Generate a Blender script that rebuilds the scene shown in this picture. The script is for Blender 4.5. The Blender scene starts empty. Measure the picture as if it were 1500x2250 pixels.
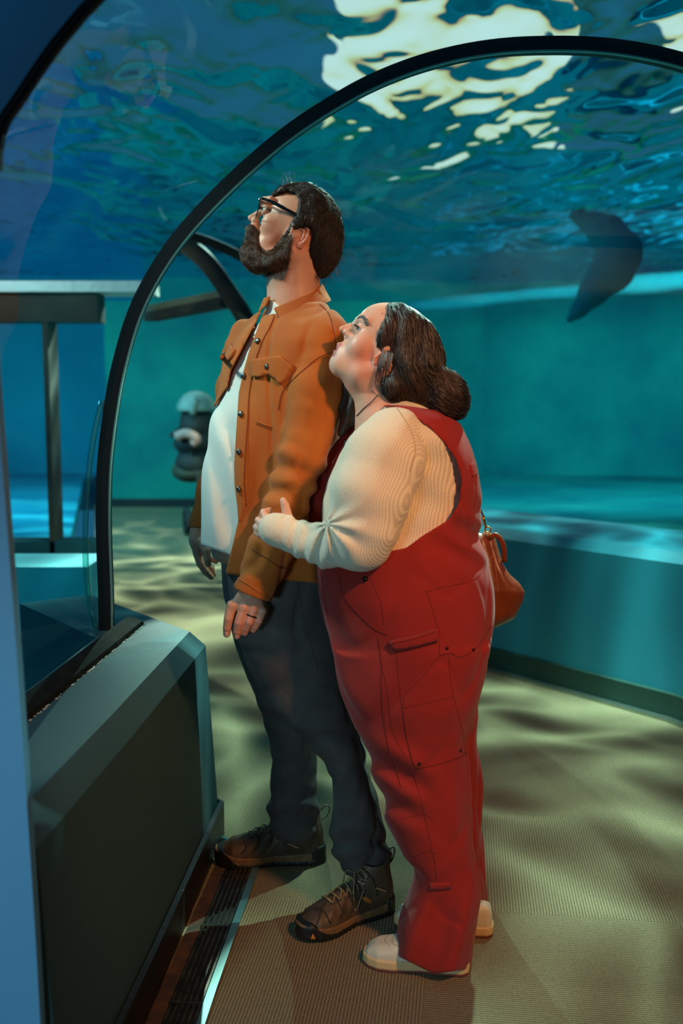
import bpy, math, random
import numpy as np
from mathutils import Vector, Matrix
from mathutils.bvhtree import BVHTree
random.seed(7); np.random.seed(7)
SC = bpy.context.scene
COL = SC.collection
# ---------------------------------------------------------------- camera
F = 2187.5; PITCH = math.atan(245 / F); CZ = 1.28
cam_d = bpy.data.cameras.new('camera'); cam = bpy.data.objects.new('camera', cam_d); COL.objects.link(cam)
cam.location = (0, 0, CZ); cam.rotation_euler = (math.pi / 2 - PITCH, 0, 0)
cam_d.lens = 35; cam_d.sensor_width = 36; cam_d.sensor_fit = 'AUTO'
cam_d.dof.use_dof = True; cam_d.dof.focus_distance = 2.42; cam_d.dof.aperture_fstop = 2.4
SC.camera = cam
cp, sp = math.cos(PITCH), math.sin(PITCH)
def P(px, py, Y):
    """world point at world depth Y seen at photo pixel px, py"""
    a = (px - 750) / F; b = -(py - 1125) / F
    dy = cp + b * sp; dz = -sp + b * cp
    return Vector((a / dy * Y, Y, CZ + dz / dy * Y))
# ---------------------------------------------------------------- world and lights
W = bpy.data.worlds.new('world'); SC.world = W; W.use_nodes = True
W.node_tree.nodes['Background'].inputs[0].default_value = (0.04, 0.32, 0.62, 1)
W.node_tree.nodes['Background'].inputs[1].default_value = 0.32
SC.view_settings.view_transform = 'Standard'; SC.view_settings.look = 'None'
SC.view_settings.gamma = 1; SC.view_settings.use_curve_mapping = False
SC.view_settings.exposure = 0.0
def aim(o, to):
    o.rotation_euler = (Vector(to) - o.location).to_track_quat('-Z', 'Y').to_euler()
def area(name, loc, to, size, power, color, size_y=None):
    d = bpy.data.lights.new(name, 'AREA'); d.energy = power; d.color = color
    d.size = size
    if size_y: d.shape = 'RECTANGLE'; d.size_y = size_y
    o = bpy.data.objects.new(name, d); COL.objects.link(o); o.location = loc; aim(o, to); return o
def spot(name, loc, to, power, color, angle, blend=0.3, radius=0.02):
    d = bpy.data.lights.new(name, 'SPOT'); d.energy = power; d.color = color
    d.spot_size = math.radians(angle); d.spot_blend = blend; d.shadow_soft_size = radius
    o = bpy.data.objects.new(name, d); COL.objects.link(o); o.location = loc; aim(o, to); return o


area('ledge_cyan_fill', (-1.35, 3.0, 1.9), (-0.5, 2.6, 0.6), 0.4, 5, (0.05, 0.60, 0.85))  # added cyan fill for the ledge top, not a lamp of the tank
area('tank_fill_left', (-3.6, 7.5, 2.85), (-3.4, 11.5, 1.2), 2.0, 300, (0.14, 0.74, 0.98))  # added fill that brightens the left tank wall, no real lamp there
area('tank_fill_right', (3.4, 9.0, 2.85), (2.6, 13.5, 1.9), 2.6, 250, (0.14, 0.84, 0.92))  # added fill for the back wall of the right tank, likewise no real lamp
spot('warm_ceiling_spot', (1.15, 0.35, 2.4), (0.2, 2.35, 0.80), 190, (1.0, 0.50, 0.22), 58, 0.9, 0.10)
spot('tank_daylight_spot', (-1.5, 2.2, 2.6), (-0.08, 2.4, 1.50), 150, (0.88, 1.0, 0.90), 40, 0.6, 0.12)
area('rim_fill', (-2.2, 5.5, 2.45), (-2.1, 6.1, 1.95), 1.2, 8, (0.7, 1.0, 1.0), size_y=0.2)  # added only to brighten the white rim
spot('portal_blue_fill', (-1.0, -0.5, 1.0), (-0.55, 1.45, 0.35), 95, (0.46, 0.82, 1.0), 62, 1.0, 0.25)  # added blue fill aimed at the portal wall, not a lobby fixture
area('portal_top_fill', (-1.3, 0.2, 2.3), (-0.75, 1.47, 2.1), 0.4, 3.5, (0.2, 0.6, 1.0))  # added faint blue fill for the top of the portal
def caustic_spot(name, loc, to, power, color, angle, scale, stretch=1.0):
    """daylight broken into a moving-water pattern by the ripples it came through"""
    o = spot(name, loc, to, power, color, angle, 0.5, 0.012)
    d = o.data; d.use_nodes = True; nt = d.node_tree; N = nt.nodes; L = nt.links
    em = N['Emission']; tc = N.new('ShaderNodeTexCoord')
    mp = N.new('ShaderNodeMapping'); mp.inputs['Scale'].default_value = (scale, scale * stretch, scale)
    nz = N.new('ShaderNodeTexNoise'); nz.inputs['Scale'].default_value = 2.5; nz.inputs['Detail'].default_value = 2
    ad = N.new('ShaderNodeMixRGB'); ad.blend_type = 'ADD'; ad.inputs[0].default_value = 0.55
    vo = N.new('ShaderNodeTexVoronoi'); vo.feature = 'SMOOTH_F1'; vo.inputs['Smoothness'].default_value = 0.35; vo.inputs['Scale'].default_value = 8
    pw = N.new('ShaderNodeMath'); pw.operation = 'POWER'; pw.inputs[1].default_value = 3.0
    mu = N.new('ShaderNodeMath'); mu.operation = 'MULTIPLY_ADD'; mu.inputs[1].default_value = 9.0; mu.inputs[2].default_value = 0.04
    L.new(tc.outputs['Normal'], mp.inputs[0]); L.new(mp.outputs[0], nz.inputs[0])
    L.new(mp.outputs[0], ad.inputs[1]); L.new(nz.outputs['Color'], ad.inputs[2]); L.new(ad.outputs[0], vo.inputs['Vector'])
    L.new(vo.outputs['Distance'], pw.inputs[0]); L.new(pw.outputs[0], mu.inputs[0]); L.new(mu.outputs[0], em.inputs['Strength'])
    return o
caustic_spot('daylight_through_ripples', (0.9, 3.6, 2.86), (0.35, 3.3, 0.0), 170, (0.60, 1.0, 0.82), 150, 1.0, 1.0)
caustic_spot('daylight_through_ripples_far', (-0.9, 7.5, 2.86), (-1.1, 7.0, 0.0), 290, (0.62, 1.0, 0.82), 150, 1.0, 1.0)
# ---------------------------------------------------------------- helpers
def link(o, parent=None):
    COL.objects.link(o)
    if parent is not None:
        o.parent = parent; o.matrix_parent_inverse = parent.matrix_world.inverted()
    return o
def empty(name, loc, label, cat, group=None):
    o = bpy.data.objects.new(name, None); COL.objects.link(o); o.location = loc; o.empty_display_size = 0.1
    o['label'] = label; o['category'] = cat
    if group: o['group'] = group
    bpy.context.view_layer.update()
    return o
def mesh(name, V, Fc, mat=None, parent=None, smooth=True, label=None, cat=None, group=None, kind=None):
    me = bpy.data.meshes.new(name)
    me.from_pydata([tuple(v) for v in V] if not isinstance(V, np.ndarray) else V.tolist(), [], Fc if isinstance(Fc, list) else Fc.tolist())
    me.update()
    if smooth: me.polygons.foreach_set('use_smooth', [True] * len(me.polygons))
    if mat: me.materials.append(mat)
    o = bpy.data.objects.new(name, me); link(o, parent)
    if label: o['label'] = label
    if cat: o['category'] = cat
    if group: o['group'] = group
    if kind: o['kind'] = kind
    return o
class MB:
    """collects shapes into one mesh"""
    def __init__(s): s.v = []; s.f = []
    def add(s, V, Fc):
        n = len(s.v); s.v += [tuple(v) for v in V]; s.f += [tuple(i + n for i in f) for f in Fc]; return s
    def box(s, c, d, rz=0.0, M=None, taper=1.0):
        x, y, z = [q / 2 for q in d]
        vs = []
        for k in (-1, 1):
            t = taper if k > 0 else 1
            for (i, j) in ((-1, -1), (1, -1), (1, 1), (-1, 1)): vs.append(Vector((i * x * t, j * y * t, k * z)))
        R = M or Matrix.Rotation(rz, 3, 'Z')
        vs = [R @ v + Vector(c) for v in vs]
        return s.add(vs, [(3, 2, 1, 0), (4, 5, 6, 7), (0, 1, 5, 4), (1, 2, 6, 5), (2, 3, 7, 6), (3, 0, 4, 7)])
    def tube(s, pts, r, n=10, flat=1.0, up=None, cap=True):
        pts = [Vector(p) for p in pts]; m = len(pts)
        rs = r if isinstance(r, (list, tuple)) else [r] * m
        T = []
        for i in range(m):
            t = (pts[min(i + 1, m - 1)] - pts[max(i - 1, 0)])
            T.append(t.normalized() if t.length > 1e-9 else Vector((0, 0, 1)))
        u = Vector(up) if up else (Vector((0, 0, 1)) if abs(T[0].z) < 0.9 else Vector((1, 0, 0)))
        V = []
        for i in range(m):
            u = (u - T[i] * u.dot(T[i]))
            u = u.normalized() if u.length > 1e-6 else T[i].orthogonal().normalized()
            w = T[i].cross(u)
            for k in range(n):
                a = 2 * math.pi * k / n
                V.append(pts[i] + w * (math.cos(a) * rs[i]) + u * (math.sin(a) * rs[i] * flat))
        Fc = []
        for i in range(m - 1):
            for k in range(n):
                k2 = (k + 1) % n
                Fc.append((i * n + k, i * n + k2, (i + 1) * n + k2, (i + 1) * n + k))
        if cap: Fc.append(tuple(range(n - 1, -1, -1))); Fc.append(tuple((m - 1) * n + k for k in range(n)))
        return s.add(V, Fc)
    def torus(s, c, R, r, axis=(0, 1, 0), n=24, k=8, a0=0, a1=2 * math.pi):
        ax = Vector(axis).normalized(); e = ax.orthogonal().normalized(); g = ax.cross(e)
        full = abs(a1 - a0 - 2 * math.pi) < 1e-6
        pts = [Vector(c) + (e * math.cos(a0 + (a1 - a0) * i / n) + g * math.sin(a0 + (a1 - a0) * i / n)) * R for i in range(n + 1)]
        return s.tube(pts, r, k, up=ax)
    def lathe(s, prof, c, axis=(0, 0, 1), n=24):
        ax = Vector(axis).normalized(); e = ax.orthogonal().normalized(); g = ax.cross(e)
        V = []
        for (r, h) in prof:
            for k in range(n):
                a = 2 * math.pi * k / n
                V.append(Vector(c) + ax * h + (e * math.cos(a) + g * math.sin(a)) * r)
        Fc = []
        for i in range(len(prof) - 1):
            for k in range(n):
                k2 = (k + 1) % n
                Fc.append((i * n + k, i * n + k2, (i + 1) * n + k2, (i + 1) * n + k))
        Fc.append(tuple(range(n - 1, -1, -1))); Fc.append(tuple((len(prof) - 1) * n + k for k in range(n)))
        return s.add(V, Fc)
    def prism(s, poly, z0, z1):
        n = len(poly); V = [(x, y, z0) for x, y in poly] + [(x, y, z1) for x, y in poly]
        Fc = [tuple(range(n - 1, -1, -1)), tuple(range(n, 2 * n))] + [(i, (i + 1) % n, n + (i + 1) % n, n + i) for i in range(n)]
        return s.add(V, Fc)
    def ruled(s, A, B, close=False):
        n = len(A); V = list(A) + list(B)
        return s.add(V, [(i, i + 1, n + i + 1, n + i) for i in range(n - 1)])
    def sweep(s, path, sec, closed_sec=True, cap=True):
        """sec: list of (side, up) offsets swept along path, side = horizontal normal"""
        path = [Vector(p) for p in path]; m = len(path); n = len(sec); V = []
        for i in range(m):
            t0 = (path[i] - path[i - 1]).normalized() if i > 0 else None
            t1 = (path[i + 1] - path[i]).normalized() if i < m - 1 else None
            if t0 is None: t0 = t1
            if t1 is None: t1 = t0
            n0 = Vector((t0.y, -t0.x, 0)).normalized(); n1 = Vector((t1.y, -t1.x, 0)).normalized()
            b = (n0 + n1).normalized(); k = 1 / max(0.3, b.dot(n0))
            for (a, h) in sec: V.append(path[i] + b * (a * k) + Vector((0, 0, h)))
        Fc = []
        for i in range(m - 1):
            for k in range(n):
                Fc.append((i * n + k, i * n + (k + 1) % n, (i + 1) * n + (k + 1) % n, (i + 1) * n + k))
        if cap: Fc.append(tuple(range(n))); Fc.append(tuple((m - 1) * n + k for k in range(n - 1, -1, -1)))
        return s.add(V, Fc)
    def build(s, name, mat=None, parent=None, smooth=False, **k):
        return mesh(name, s.v, s.f, mat, parent, smooth, **k)
def bevel(o, w=0.004, seg=2):
    m = o.modifiers.new('bevel', 'BEVEL'); m.width = w; m.segments = seg; m.limit_method = 'ANGLE'; m.angle_limit = math.radians(35); return o
def spline(pts, n=8):
    """Catmull-Rom through points"""
    pts = [Vector(p) for p in pts]; out = []
    if len(pts) < 3: return pts
    q = [pts[0] * 2 - pts[1]] + pts + [pts[-1] * 2 - pts[-2]]
    for i in range(1, len(q) - 2):
        p0, p1, p2, p3 = q[i - 1], q[i], q[i + 1], q[i + 2]
        for k in range(n):
            t = k / n
            out.append(0.5 * ((2 * p1) + (p2 - p0) * t + (2 * p0 - 5 * p1 + 4 * p2 - p3) * t * t + (3 * p1 - p0 - 3 * p2 + p3) * t ** 3))
    out.append(pts[-1]); return out
# ---------------------------------------------------------------- materials
def hexc(r, g, b):
    f = lambda c: (c / 255 / 12.92) if c / 255 <= 0.04045 else ((c / 255 + 0.055) / 1.055) ** 2.4
    return (f(r), f(g), f(b), 1)
def mat(name, col, rough=0.6, metal=0.0, spec=0.5, noise=None, bump=None, sheen=0.0, sss=0.0, trans=0.0):
    """noise=(scale, detail, colour2, contrast)  bump=(kind, scale, strength, distance)"""
    m = bpy.data.materials.new(name); m.use_nodes = True; nt = m.node_tree; N = nt.nodes; L = nt.links
    b = N['Principled BSDF']; b.inputs['Base Color'].default_value = col; b.inputs['Roughness'].default_value = rough
    b.inputs['Metallic'].default_value = metal; b.inputs['Specular IOR Level'].default_value = spec
    if sheen: b.inputs['Sheen Weight'].default_value = sheen; b.inputs['Sheen Roughness'].default_value = 0.5
    if sss:
        b.inputs['Subsurface Weight'].default_value = sss; b.inputs['Subsurface Radius'].default_value = (1, 0.35, 0.2); b.inputs['Subsurface Scale'].default_value = 0.006
    tc = N.new('ShaderNodeTexCoord')
    if noise:
        sc, det, c2, con = noise
        n = N.new('ShaderNodeTexNoise'); n.inputs['Scale'].default_value = sc; n.inputs['Detail'].default_value = det
        L.new(tc.outputs['Object'], n.inputs['Vector'])
        r = N.new('ShaderNodeValToRGB'); r.color_ramp.elements[0].color = col; r.color_ramp.elements[1].color = c2
        r.color_ramp.elements[0].position = 0.5 - con; r.color_ramp.elements[1].position = 0.5 + con
        L.new(n.outputs['Fac'], r.inputs[0]); L.new(r.outputs[0], b.inputs['Base Color'])
    if bump:
        bs = bump if isinstance(bump, list) else [bump]; prev = None
        for (kind, sc, st, dist) in bs:
            bp = N.new('ShaderNodeBump'); bp.inputs['Strength'].default_value = st; bp.inputs['Distance'].default_value = dist
            if kind == 'noise':
                t = N.new('ShaderNodeTexNoise'); t.inputs['Scale'].default_value = sc; t.inputs['Detail'].default_value = 3
                L.new(tc.outputs['Object'], t.inputs['Vector']); o = t.outputs['Fac']
            elif kind in ('X', 'Y', 'Z', 'DIAGONAL'):
                t = N.new('ShaderNodeTexWave'); t.inputs['Scale'].default_value = sc; t.bands_direction = kind
                t.inputs['Distortion'].default_value = 0.6; t.inputs['Detail Scale'].default_value = 0.3
                L.new(tc.outputs['Object'], t.inputs['Vector']); o = t.outputs['Fac']
            elif kind == 'vor':
                t = N.new('ShaderNodeTexVoronoi'); t.inputs['Scale'].default_value = sc
                L.new(tc.outputs['Object'], t.inputs['Vector']); o = t.outputs['Distance']
            L.new(o, bp.inputs['Height'])
            if prev: L.new(prev, bp.inputs['Normal'])
            prev = bp.outputs['Normal']
        L.new(prev, b.inputs['Normal'])
    return m
# ================================================================ SETTING
def V2(x, y): return Vector((x, y))
# carpet -------------------------------------------------------
def carpet_mat():
    m = bpy.data.materials.new('carpet'); m.use_nodes = True; nt = m.node_tree; N = nt.nodes; L = nt.links
    b = N['Principled BSDF']; b.inputs['Roughness'].default_value = 0.95; b.inputs['Specular IOR Level'].default_value = 0.1
    tc = N.new('ShaderNodeTexCoord'); mp = N.new('ShaderNodeMapping'); mp.inputs['Rotation'].default_value = (0, 0, math.radians(7)); mp.inputs['Location'].default_value = (0.07, 0.03, 0)
    L.new(tc.outputs['Object'], mp.inputs[0])
    ck = N.new('ShaderNodeTexChecker'); ck.inputs['Scale'].default_value = 1 / 0.61 
    L.new(mp.outputs[0], ck.inputs[0])
    def wave(d):
        w = N.new('ShaderNodeTexWave'); w.bands_direction = d; w.inputs['Scale'].default_value = 42; w.inputs['Distortion'].default_value = 2.5
        w.inputs['Detail'].default_value = 2; w.inputs['Detail Scale'].default_value = 8; L.new(mp.outputs[0], w.inputs[0]); return w
    wx, wy = wave('X'), wave('Y')
    mx = N.new('ShaderNodeMixRGB'); L.new(ck.outputs['Fac'], mx.inputs[0]); L.new(wx.outputs['Fac'], mx.inputs[1]); L.new(wy.outputs['Fac'], mx.inputs[2])
    nz = N.new('ShaderNodeTexNoise'); nz.inputs['Scale'].default_value = 160; nz.inputs['Detail'].default_value = 2; L.new(mp.outputs[0], nz.inputs[0])
    ml = N.new('ShaderNodeMixRGB'); ml.blend_type = 'MULTIPLY'; ml.inputs[0].default_value = 0.8; L.new(mx.outputs[0], ml.inputs[1]); L.new(nz.outputs['Fac'], ml.inputs[2])
    rp = N.new('ShaderNodeValToRGB'); rp.color_ramp.elements[0].color = hexc(104, 92, 72); rp.color_ramp.elements[1].color = hexc(158, 138, 106); rp.color_ramp.elements[1].position = 0.55
    L.new(ml.outputs[0], rp.inputs[0])
    n2 = N.new('ShaderNodeTexNoise'); n2.inputs['Scale'].default_value = 1.3; L.new(mp.outputs[0], n2.inputs[0])
    m3 = N.new('ShaderNodeMixRGB'); m3.blend_type = 'MULTIPLY'; m3.inputs[0].default_value = 0.35; L.new(rp.outputs[0], m3.inputs[1]); L.new(n2.outputs['Fac'], m3.inputs[2])
    L.new(m3.outputs[0], b.inputs['Base Color'])
    bp = N.new('ShaderNodeBump'); bp.inputs['Strength'].default_value = 0.6; bp.inputs['Distance'].default_value = 0.003
    L.new(ml.outputs[0], bp.inputs['Height']); L.new(bp.outputs[0], b.inputs['Normal'])
    return m
M_carpet = carpet_mat()
# floor polygon keeps to the walkway: left edge runs under the left ledge, then fans out past the bend
floor_poly = [(-0.62, -2.0), (2.1, -2.0), (2.1, 2.6), (1.5, 3.95), (0.1, 5.75), (0.2, 12.2), (-3.05, 12.2), (-0.86, 3.45), (-0.62, 2.9)]
fl = MB().prism(floor_poly, -0.05, 0).build('floor', M_carpet, kind='structure')

def acrylic_mat(name, tint, refl=0.07, rough=0.0, fres=0.35):
    m = bpy.data.materials.new(name); m.use_nodes = True; nt = m.node_tree; N = nt.nodes; L = nt.links
    for n in list(N):
        if n.type != 'OUTPUT_MATERIAL': N.remove(n)
    out = [n for n in N if n.type == 'OUTPUT_MATERIAL'][0]
    tr = N.new('ShaderNodeBsdfTransparent'); tr.inputs[0].default_value = (*tint, 1)
    gl = N.new('ShaderNodeBsdfGlossy'); gl.inputs['Roughness'].default_value = rough
    fr = N.new('ShaderNodeLayerWeight'); fr.inputs['Blend'].default_value = 0.25
    ma = N.new('ShaderNodeMath'); ma.operation = 'MULTIPLY_ADD'; ma.inputs[1].default_value = fres; ma.inputs[2].default_value = refl
    mx = N.new('ShaderNodeMixShader'); L.new(fr.outputs['Fresnel'], ma.inputs[0]); L.new(ma.outputs[0], mx.inputs[0])
    L.new(tr.outputs[0], mx.inputs[1]); L.new(gl.outputs[0], mx.inputs[2]); L.new(mx.outputs[0], out.inputs[0])
    return m
M_acr = acrylic_mat('tank_acrylic', (0.80, 0.95, 0.97), 0.03, fres=0.2)
M_acr2 = acrylic_mat('far_tank_acrylic', (0.80, 0.95, 0.97), 0.006, fres=0.03)
M_black = mat('black_gasket', hexc(8, 16, 18), 0.5, bump=('noise', 60, 0.3, 0.002))

# water surface ---------------------------------------------------
def water_mat():
    m = bpy.data.materials.new('water_surface'); m.use_nodes = True; nt = m.node_tree; N = nt.nodes; L = nt.links
    for n in list(N):
        if n.type != 'OUTPUT_MATERIAL': N.remove(n)
    out = [n for n in N if n.type == 'OUTPUT_MATERIAL'][0]
    tc = N.new('ShaderNodeTexCoord')
    def noise(sc, det, dist, st):
        t = N.new('ShaderNodeTexNoise'); t.inputs['Scale'].default_value = sc; t.inputs['Detail'].default_value = det; t.inputs['Distortion'].default_value = dist
        mpn = N.new('ShaderNodeMapping'); mpn.inputs['Scale'].default_value = (1.5, 0.75, 1); mpn.inputs['Rotation'].default_value = (0, 0, -0.35); L.new(tc.outputs['Object'], mpn.inputs[0]); L.new(mpn.outputs[0], t.inputs[0]); mu = N.new('ShaderNodeMath'); mu.operation = 'MULTIPLY'; mu.inputs[1].default_value = st
        L.new(t.outputs['Fac'], mu.inputs[0]); return mu
    a = noise(1.1, 1.0, 0.8, 1.0); b = noise(3.2, 0.5, 0.8, 0.16); s = N.new('ShaderNodeMath'); s.operation = 'ADD'
    L.new(a.outputs[0], s.inputs[0]); L.new(b.outputs[0], s.inputs[1])
    bp = N.new('ShaderNodeBump'); bp.inputs['Strength'].default_value = 1.0; bp.inputs['Distance'].default_value = WATER_WAVE
    L.new(s.outputs[0], bp.inputs['Height'])
    fr = N.new('ShaderNodeFresnel'); fr.inputs['IOR'].default_value = WATER_IOR; L.new(bp.outputs[0], fr.inputs['Normal'])
    gl = N.new('ShaderNodeBsdfGlossy'); gl.inputs['Roughness'].default_value = 0.02; gl.inputs[0].default_value = (0.30, 0.75, 1.0, 1); L.new(bp.outputs[0], gl.inputs['Normal'])
    tr = N.new('ShaderNodeBsdfRefraction'); tr.inputs['IOR'].default_value = WATER_IOR; tr.inputs['Roughness'].default_value = 0.0; L.new(bp.outputs[0], tr.inputs['Normal']); rp = N.new('ShaderNodeValToRGB')
    rp.color_ramp.elements[0].color = (1, 1, 1, 1); rp.color_ramp.elements[1].color = (1.0, 0.42, 0.16, 1); rp.color_ramp.elements[1].position = 0.45
    e = rp.color_ramp.elements.new(0.14); e.color = (1, 0.86, 0.45, 1)  # warm fringe of the bright patches put into the refraction colour
    L.new(fr.outputs[0], rp.inputs[0]); L.new(rp.outputs[0], tr.inputs[0])
    mx = N.new('ShaderNodeMixShader'); L.new(fr.outputs[0], mx.inputs[0]); L.new(tr.outputs[0], mx.inputs[1]); L.new(gl.outputs[0], mx.inputs[2])
    L.new(mx.outputs[0], out.inputs[0]); return m
WATER_WAVE = 0.16; WATER_IOR = 1.036
M_water = water_mat()
wz = 2.9
mesh('water_surface', [(-8.98, 1.52, wz), (8.98, 1.52, wz), (8.98, 12.38, wz), (2.0, 14.18, wz), (-2.6, 13.38, wz), (-8.98, 13.38, wz)], [(0, 1, 2, 3, 4, 5)], M_water, smooth=False, kind='stuff', label='rippled underside of the water surface above the tunnel', cat='water')

# added unseen glowing panels that the rippled water refracts into bright patches
M_panel_glow = bpy.data.materials.new('added_panel_glow'); M_panel_glow.use_nodes = True
_n = M_panel_glow.node_tree; _n.nodes.remove(_n.nodes['Principled BSDF']); _e = _n.nodes.new('ShaderNodeEmission'); _e.inputs[0].default_value = (0.72, 1.0, 0.96, 1); _e.inputs[1].default_value = 0.85; _n.links.new(_e.outputs[0], _n.nodes['Material Output'].inputs[0])
for i_, (xa, xb, za, zb) in enumerate(((-0.2, 4.3, 4.2, 14.0), (6.0, 8.0, 5.0, 12.0))):
    MB().box(((xa + xb) / 2, 20.0, (za + zb) / 2), (xb - xa, 0.08, zb - za)).build('glow_panel_%d' % (i_ + 1), M_panel_glow, kind='structure')
# tank walls -------------------------------------------------------
M_tank = mat('tank_rock_paint', hexc(6, 92, 104), 0.9, noise=(0.9, 4, hexc(30, 138, 130), 0.22), bump=('noise', 3, 0.5, 0.08), spec=0.1)
M_tankblue = mat('tank_blue_paint', hexc(10, 96, 122), 0.9, noise=(0.7, 4, hexc(26, 132, 148), 0.25), spec=0.1)
MB().prism([(-9, 13.4), (-2.6, 13.4), (-2.6, 13.7), (-9, 13.7)], -0.2, 3.6).build('wall_tank_left', M_tankblue, kind='structure')
MB().prism([(-2.6, 13.4), (2.0, 14.2), (9, 12.4), (9, 12.9), (2, 14.6), (-2.6, 13.7)], -0.2, 3.6).build('wall_tank_back', M_tank, kind='structure')
MB().prism([(9, -1), (9.3, -1), (9.3, 12.9), (9, 12.9)], -0.2, 3.6).build('wall_tank_right', M_tank, kind='structure')
MB().prism([(-9.3, -1), (-9, -1), (-9, 13.7), (-9.3, 13.7)], -0.2, 3.6).build('wall_tank_side', M_tankblue, kind='structure')
# tank floors either side of the walkway
MB().prism([(-9, -1), (-0.98, -1), (-0.98, 2.2), (-0.8, 3.0), (-1.1, 3.55), (-3.2, 12.3), (-3.2, 13.4), (-9, 13.4)], 0.15, 0.30).build('floor_tank_left', M_tankblue, kind='structure')
MB().prism([(2.4, -1), (9, -1), (9, 13.4), (0.5, 13.9), (0.5, 6.4), (2.3, 3.2)], 0.1, 0.25).build('floor_tank_right', M_tank, kind='structure')

# left ledge: chamfered low wall, mitred at the bend ---------------------------
M_ledge = mat('grey_ledge_paint', hexc(46, 76, 84), 0.6, noise=(2.2, 5, hexc(58, 84, 88), 0.3), bump=('noise', 40, 0.15, 0.003), spec=0.12)
lp = [(-0.45, 1.505, 0), (-0.41, 2.04, 0), (-0.36, 2.83, 0), (-0.80, 3.40, 0)]
sec = [(0, 0.0), (-0.032, 0.575), (-0.075, 0.62), (-0.32, 0.62), (-0.32, 0.0)]
M_base = mat('black_rubber_base', hexc(20, 19, 17), 0.4, bump=('noise', 30, 0.3, 0.004))
lm = MB().sweep(lp, sec).build('wall_left_ledge', M_ledge, kind='structure')
MB().sweep(lp, [(0.012, 0.0), (0.012, 0.10), (0.0, 0.105), (0.0, 0.0)]).build('baseboard_left', M_base, kind='structure')
# right ledge
rp_ = [(1.95, 0.9, 0), (1.90, 2.75, 0), (1.34, 3.90, 0), (0.69, 4.70, 0), (0.05, 5.50, 0)]
M_ledge2 = mat('blue_green_ledge_paint', hexc(16, 108, 124), 0.6, noise=(2.0, 3, hexc(20, 120, 138), 0.3))
MB().sweep([Vector(p) for p in rp_][::-1], [(0, 0.0), (0, 0.635), (-0.04, 0.675), (-0.55, 0.69), (-0.55, 0.0)]).build('wall_right_ledge', M_ledge2, kind='structure')
MB().sweep([Vector(p) for p in rp_][::-1], [(0.014, 0.0), (0.014, 0.105), (0.0, 0.11), (0.0, 0.0)]).build('baseboard_right', mat('green_rubber_base', hexc(14, 52, 44), 0.5), kind='structure')
M_alu = mat('aluminium', hexc(150, 160, 150), 0.3, 0.9)
MB().sweep([Vector(p) for p in rp_][::-1], [(0.05, 0.0), (0.05, 0.012), (0.018, 0.014), (0.018, 0.0)]).build('trim_1', M_alu, kind='structure')

# hoop profile (px on the plane Y=2.83) ------------------------------------------
HY = 2.83
hp_px = [(232, 1390), (231, 1300), (226, 1150), (229, 1020), (243, 900), (262, 800), (295, 690), (340, 600), (395, 520), (462, 445), (545, 365),
         (625, 298), (705, 243), (800, 188), (900, 146), (1000, 118), (1100, 102), (1200, 97), (1300, 99), (1400, 111), (1500, 134), (1620, 172), (1740, 232), (1850, 310), (1960, 420), (2050, 560), (2110, 740), (2140, 950), (2140, 1200), (2130, 1390)]
hp = spline([P(x, y, HY) for x, y in hp_px], 4)
hc = P(1190, 1000, HY)
def hoop(pts, r0, r1, y0, y1, name, m, **k):
    """flat band around the tunnel: r0..r1 radial, y0..y1 along"""
    o = MB(); c = hc
    ring = []
    for i, p in enumerate(pts):
        a, b2 = pts[max(i - 1, 0)], pts[min(i + 1, len(pts) - 1)]
        t = (b2 - a); t.y = 0; t.normalize(); n = Vector((-t.z, 0, t.x))
        if n.dot(p - c) < 0: n = -n
        ring.append((p, n))
    V = []
    for p, n in ring:
        for (r, y) in ((r0, y0), (r1, y0), (r1, y1), (r0, y1)): V.append(p + n * r + Vector((0, y, 0)))
    Fc = []
    for i in range(len(ring) - 1):
        for k2 in range(4): Fc.append((i * 4 + k2, i * 4 + (k2 + 1) % 4, i * 4 + 4 + (k2 + 1) % 4, i * 4 + 4 + k2))
    o.add(V, Fc); return o.build(name, m, smooth=False, **k)
j = empty('tunnel_joint', (0.6, HY, 0.62), 'black arched joint gasket between two curved acrylic tunnel sections', 'arch')
g1 = hoop(hp, -0.018, 0.018, -0.012, 0.035, 'gasket', M_black); g1.parent = j; g1.matrix_parent_inverse = j.matrix_world.inverted()
M_edge = mat('acrylic_edge_seal', hexc(120, 170, 160), 0.15, 0.3)
g2 = hoop(hp, -0.022, -0.018, -0.012, 0.0, 'seal_line', M_edge); g2.parent = j; g2.matrix_parent_inverse = j.matrix_world.inverted()
M_aedge = acrylic_mat('pale_green_acrylic_edge', (0.55, 0.9, 0.82), 0.16)
ae = spline([P(x, y, HY - 0.05) for x, y in ((224, 880), (206, 960), (194, 1050), (188, 1150), (189, 1250), (197, 1330), (210, 1388))], 5)
MB().tube(ae, 0.008, 8, flat=2.2, up=(0, 1, 0)).build('acrylic_edge', M_aedge, j, smooth=True)
# acrylic sections
def acr(name, sections, M_acr=M_acr):
    o = MB(); n = len(sections[0]); V = [p for s_ in sections for p in s_]
    Fc = [(i * n + k, i * n + k + 1, (i + 1) * n + k + 1, (i + 1) * n + k) for i in range(len(sections) - 1) for k in range(n - 1)]
    o.add(V, Fc); return o.build(name, M_acr, smooth=True, kind='structure')
near = []
for t in np.linspace(0, 1, 6):
    near.append([Vector((p.x - 0.135 * t * (1 if p.x < 0.58 else -0.4), HY - t * 1.9, p.z)) for p in hp])
acr('window_1', near)
cx0 = 0.58
def sect(yaw, ox, oy, scale=1.0):
    s_, c_ = math.sin(yaw), math.cos(yaw)
    return [Vector((ox + (p.x - cx0) * c_ * scale, oy - 0 + (p.x - cx0) * s_ * scale, p.z)) for p in hp]
far = [[p.copy() + Vector((0, 0.03, 0)) for p in hp]]
dirv = Vector((-0.63, 0.776))
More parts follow.
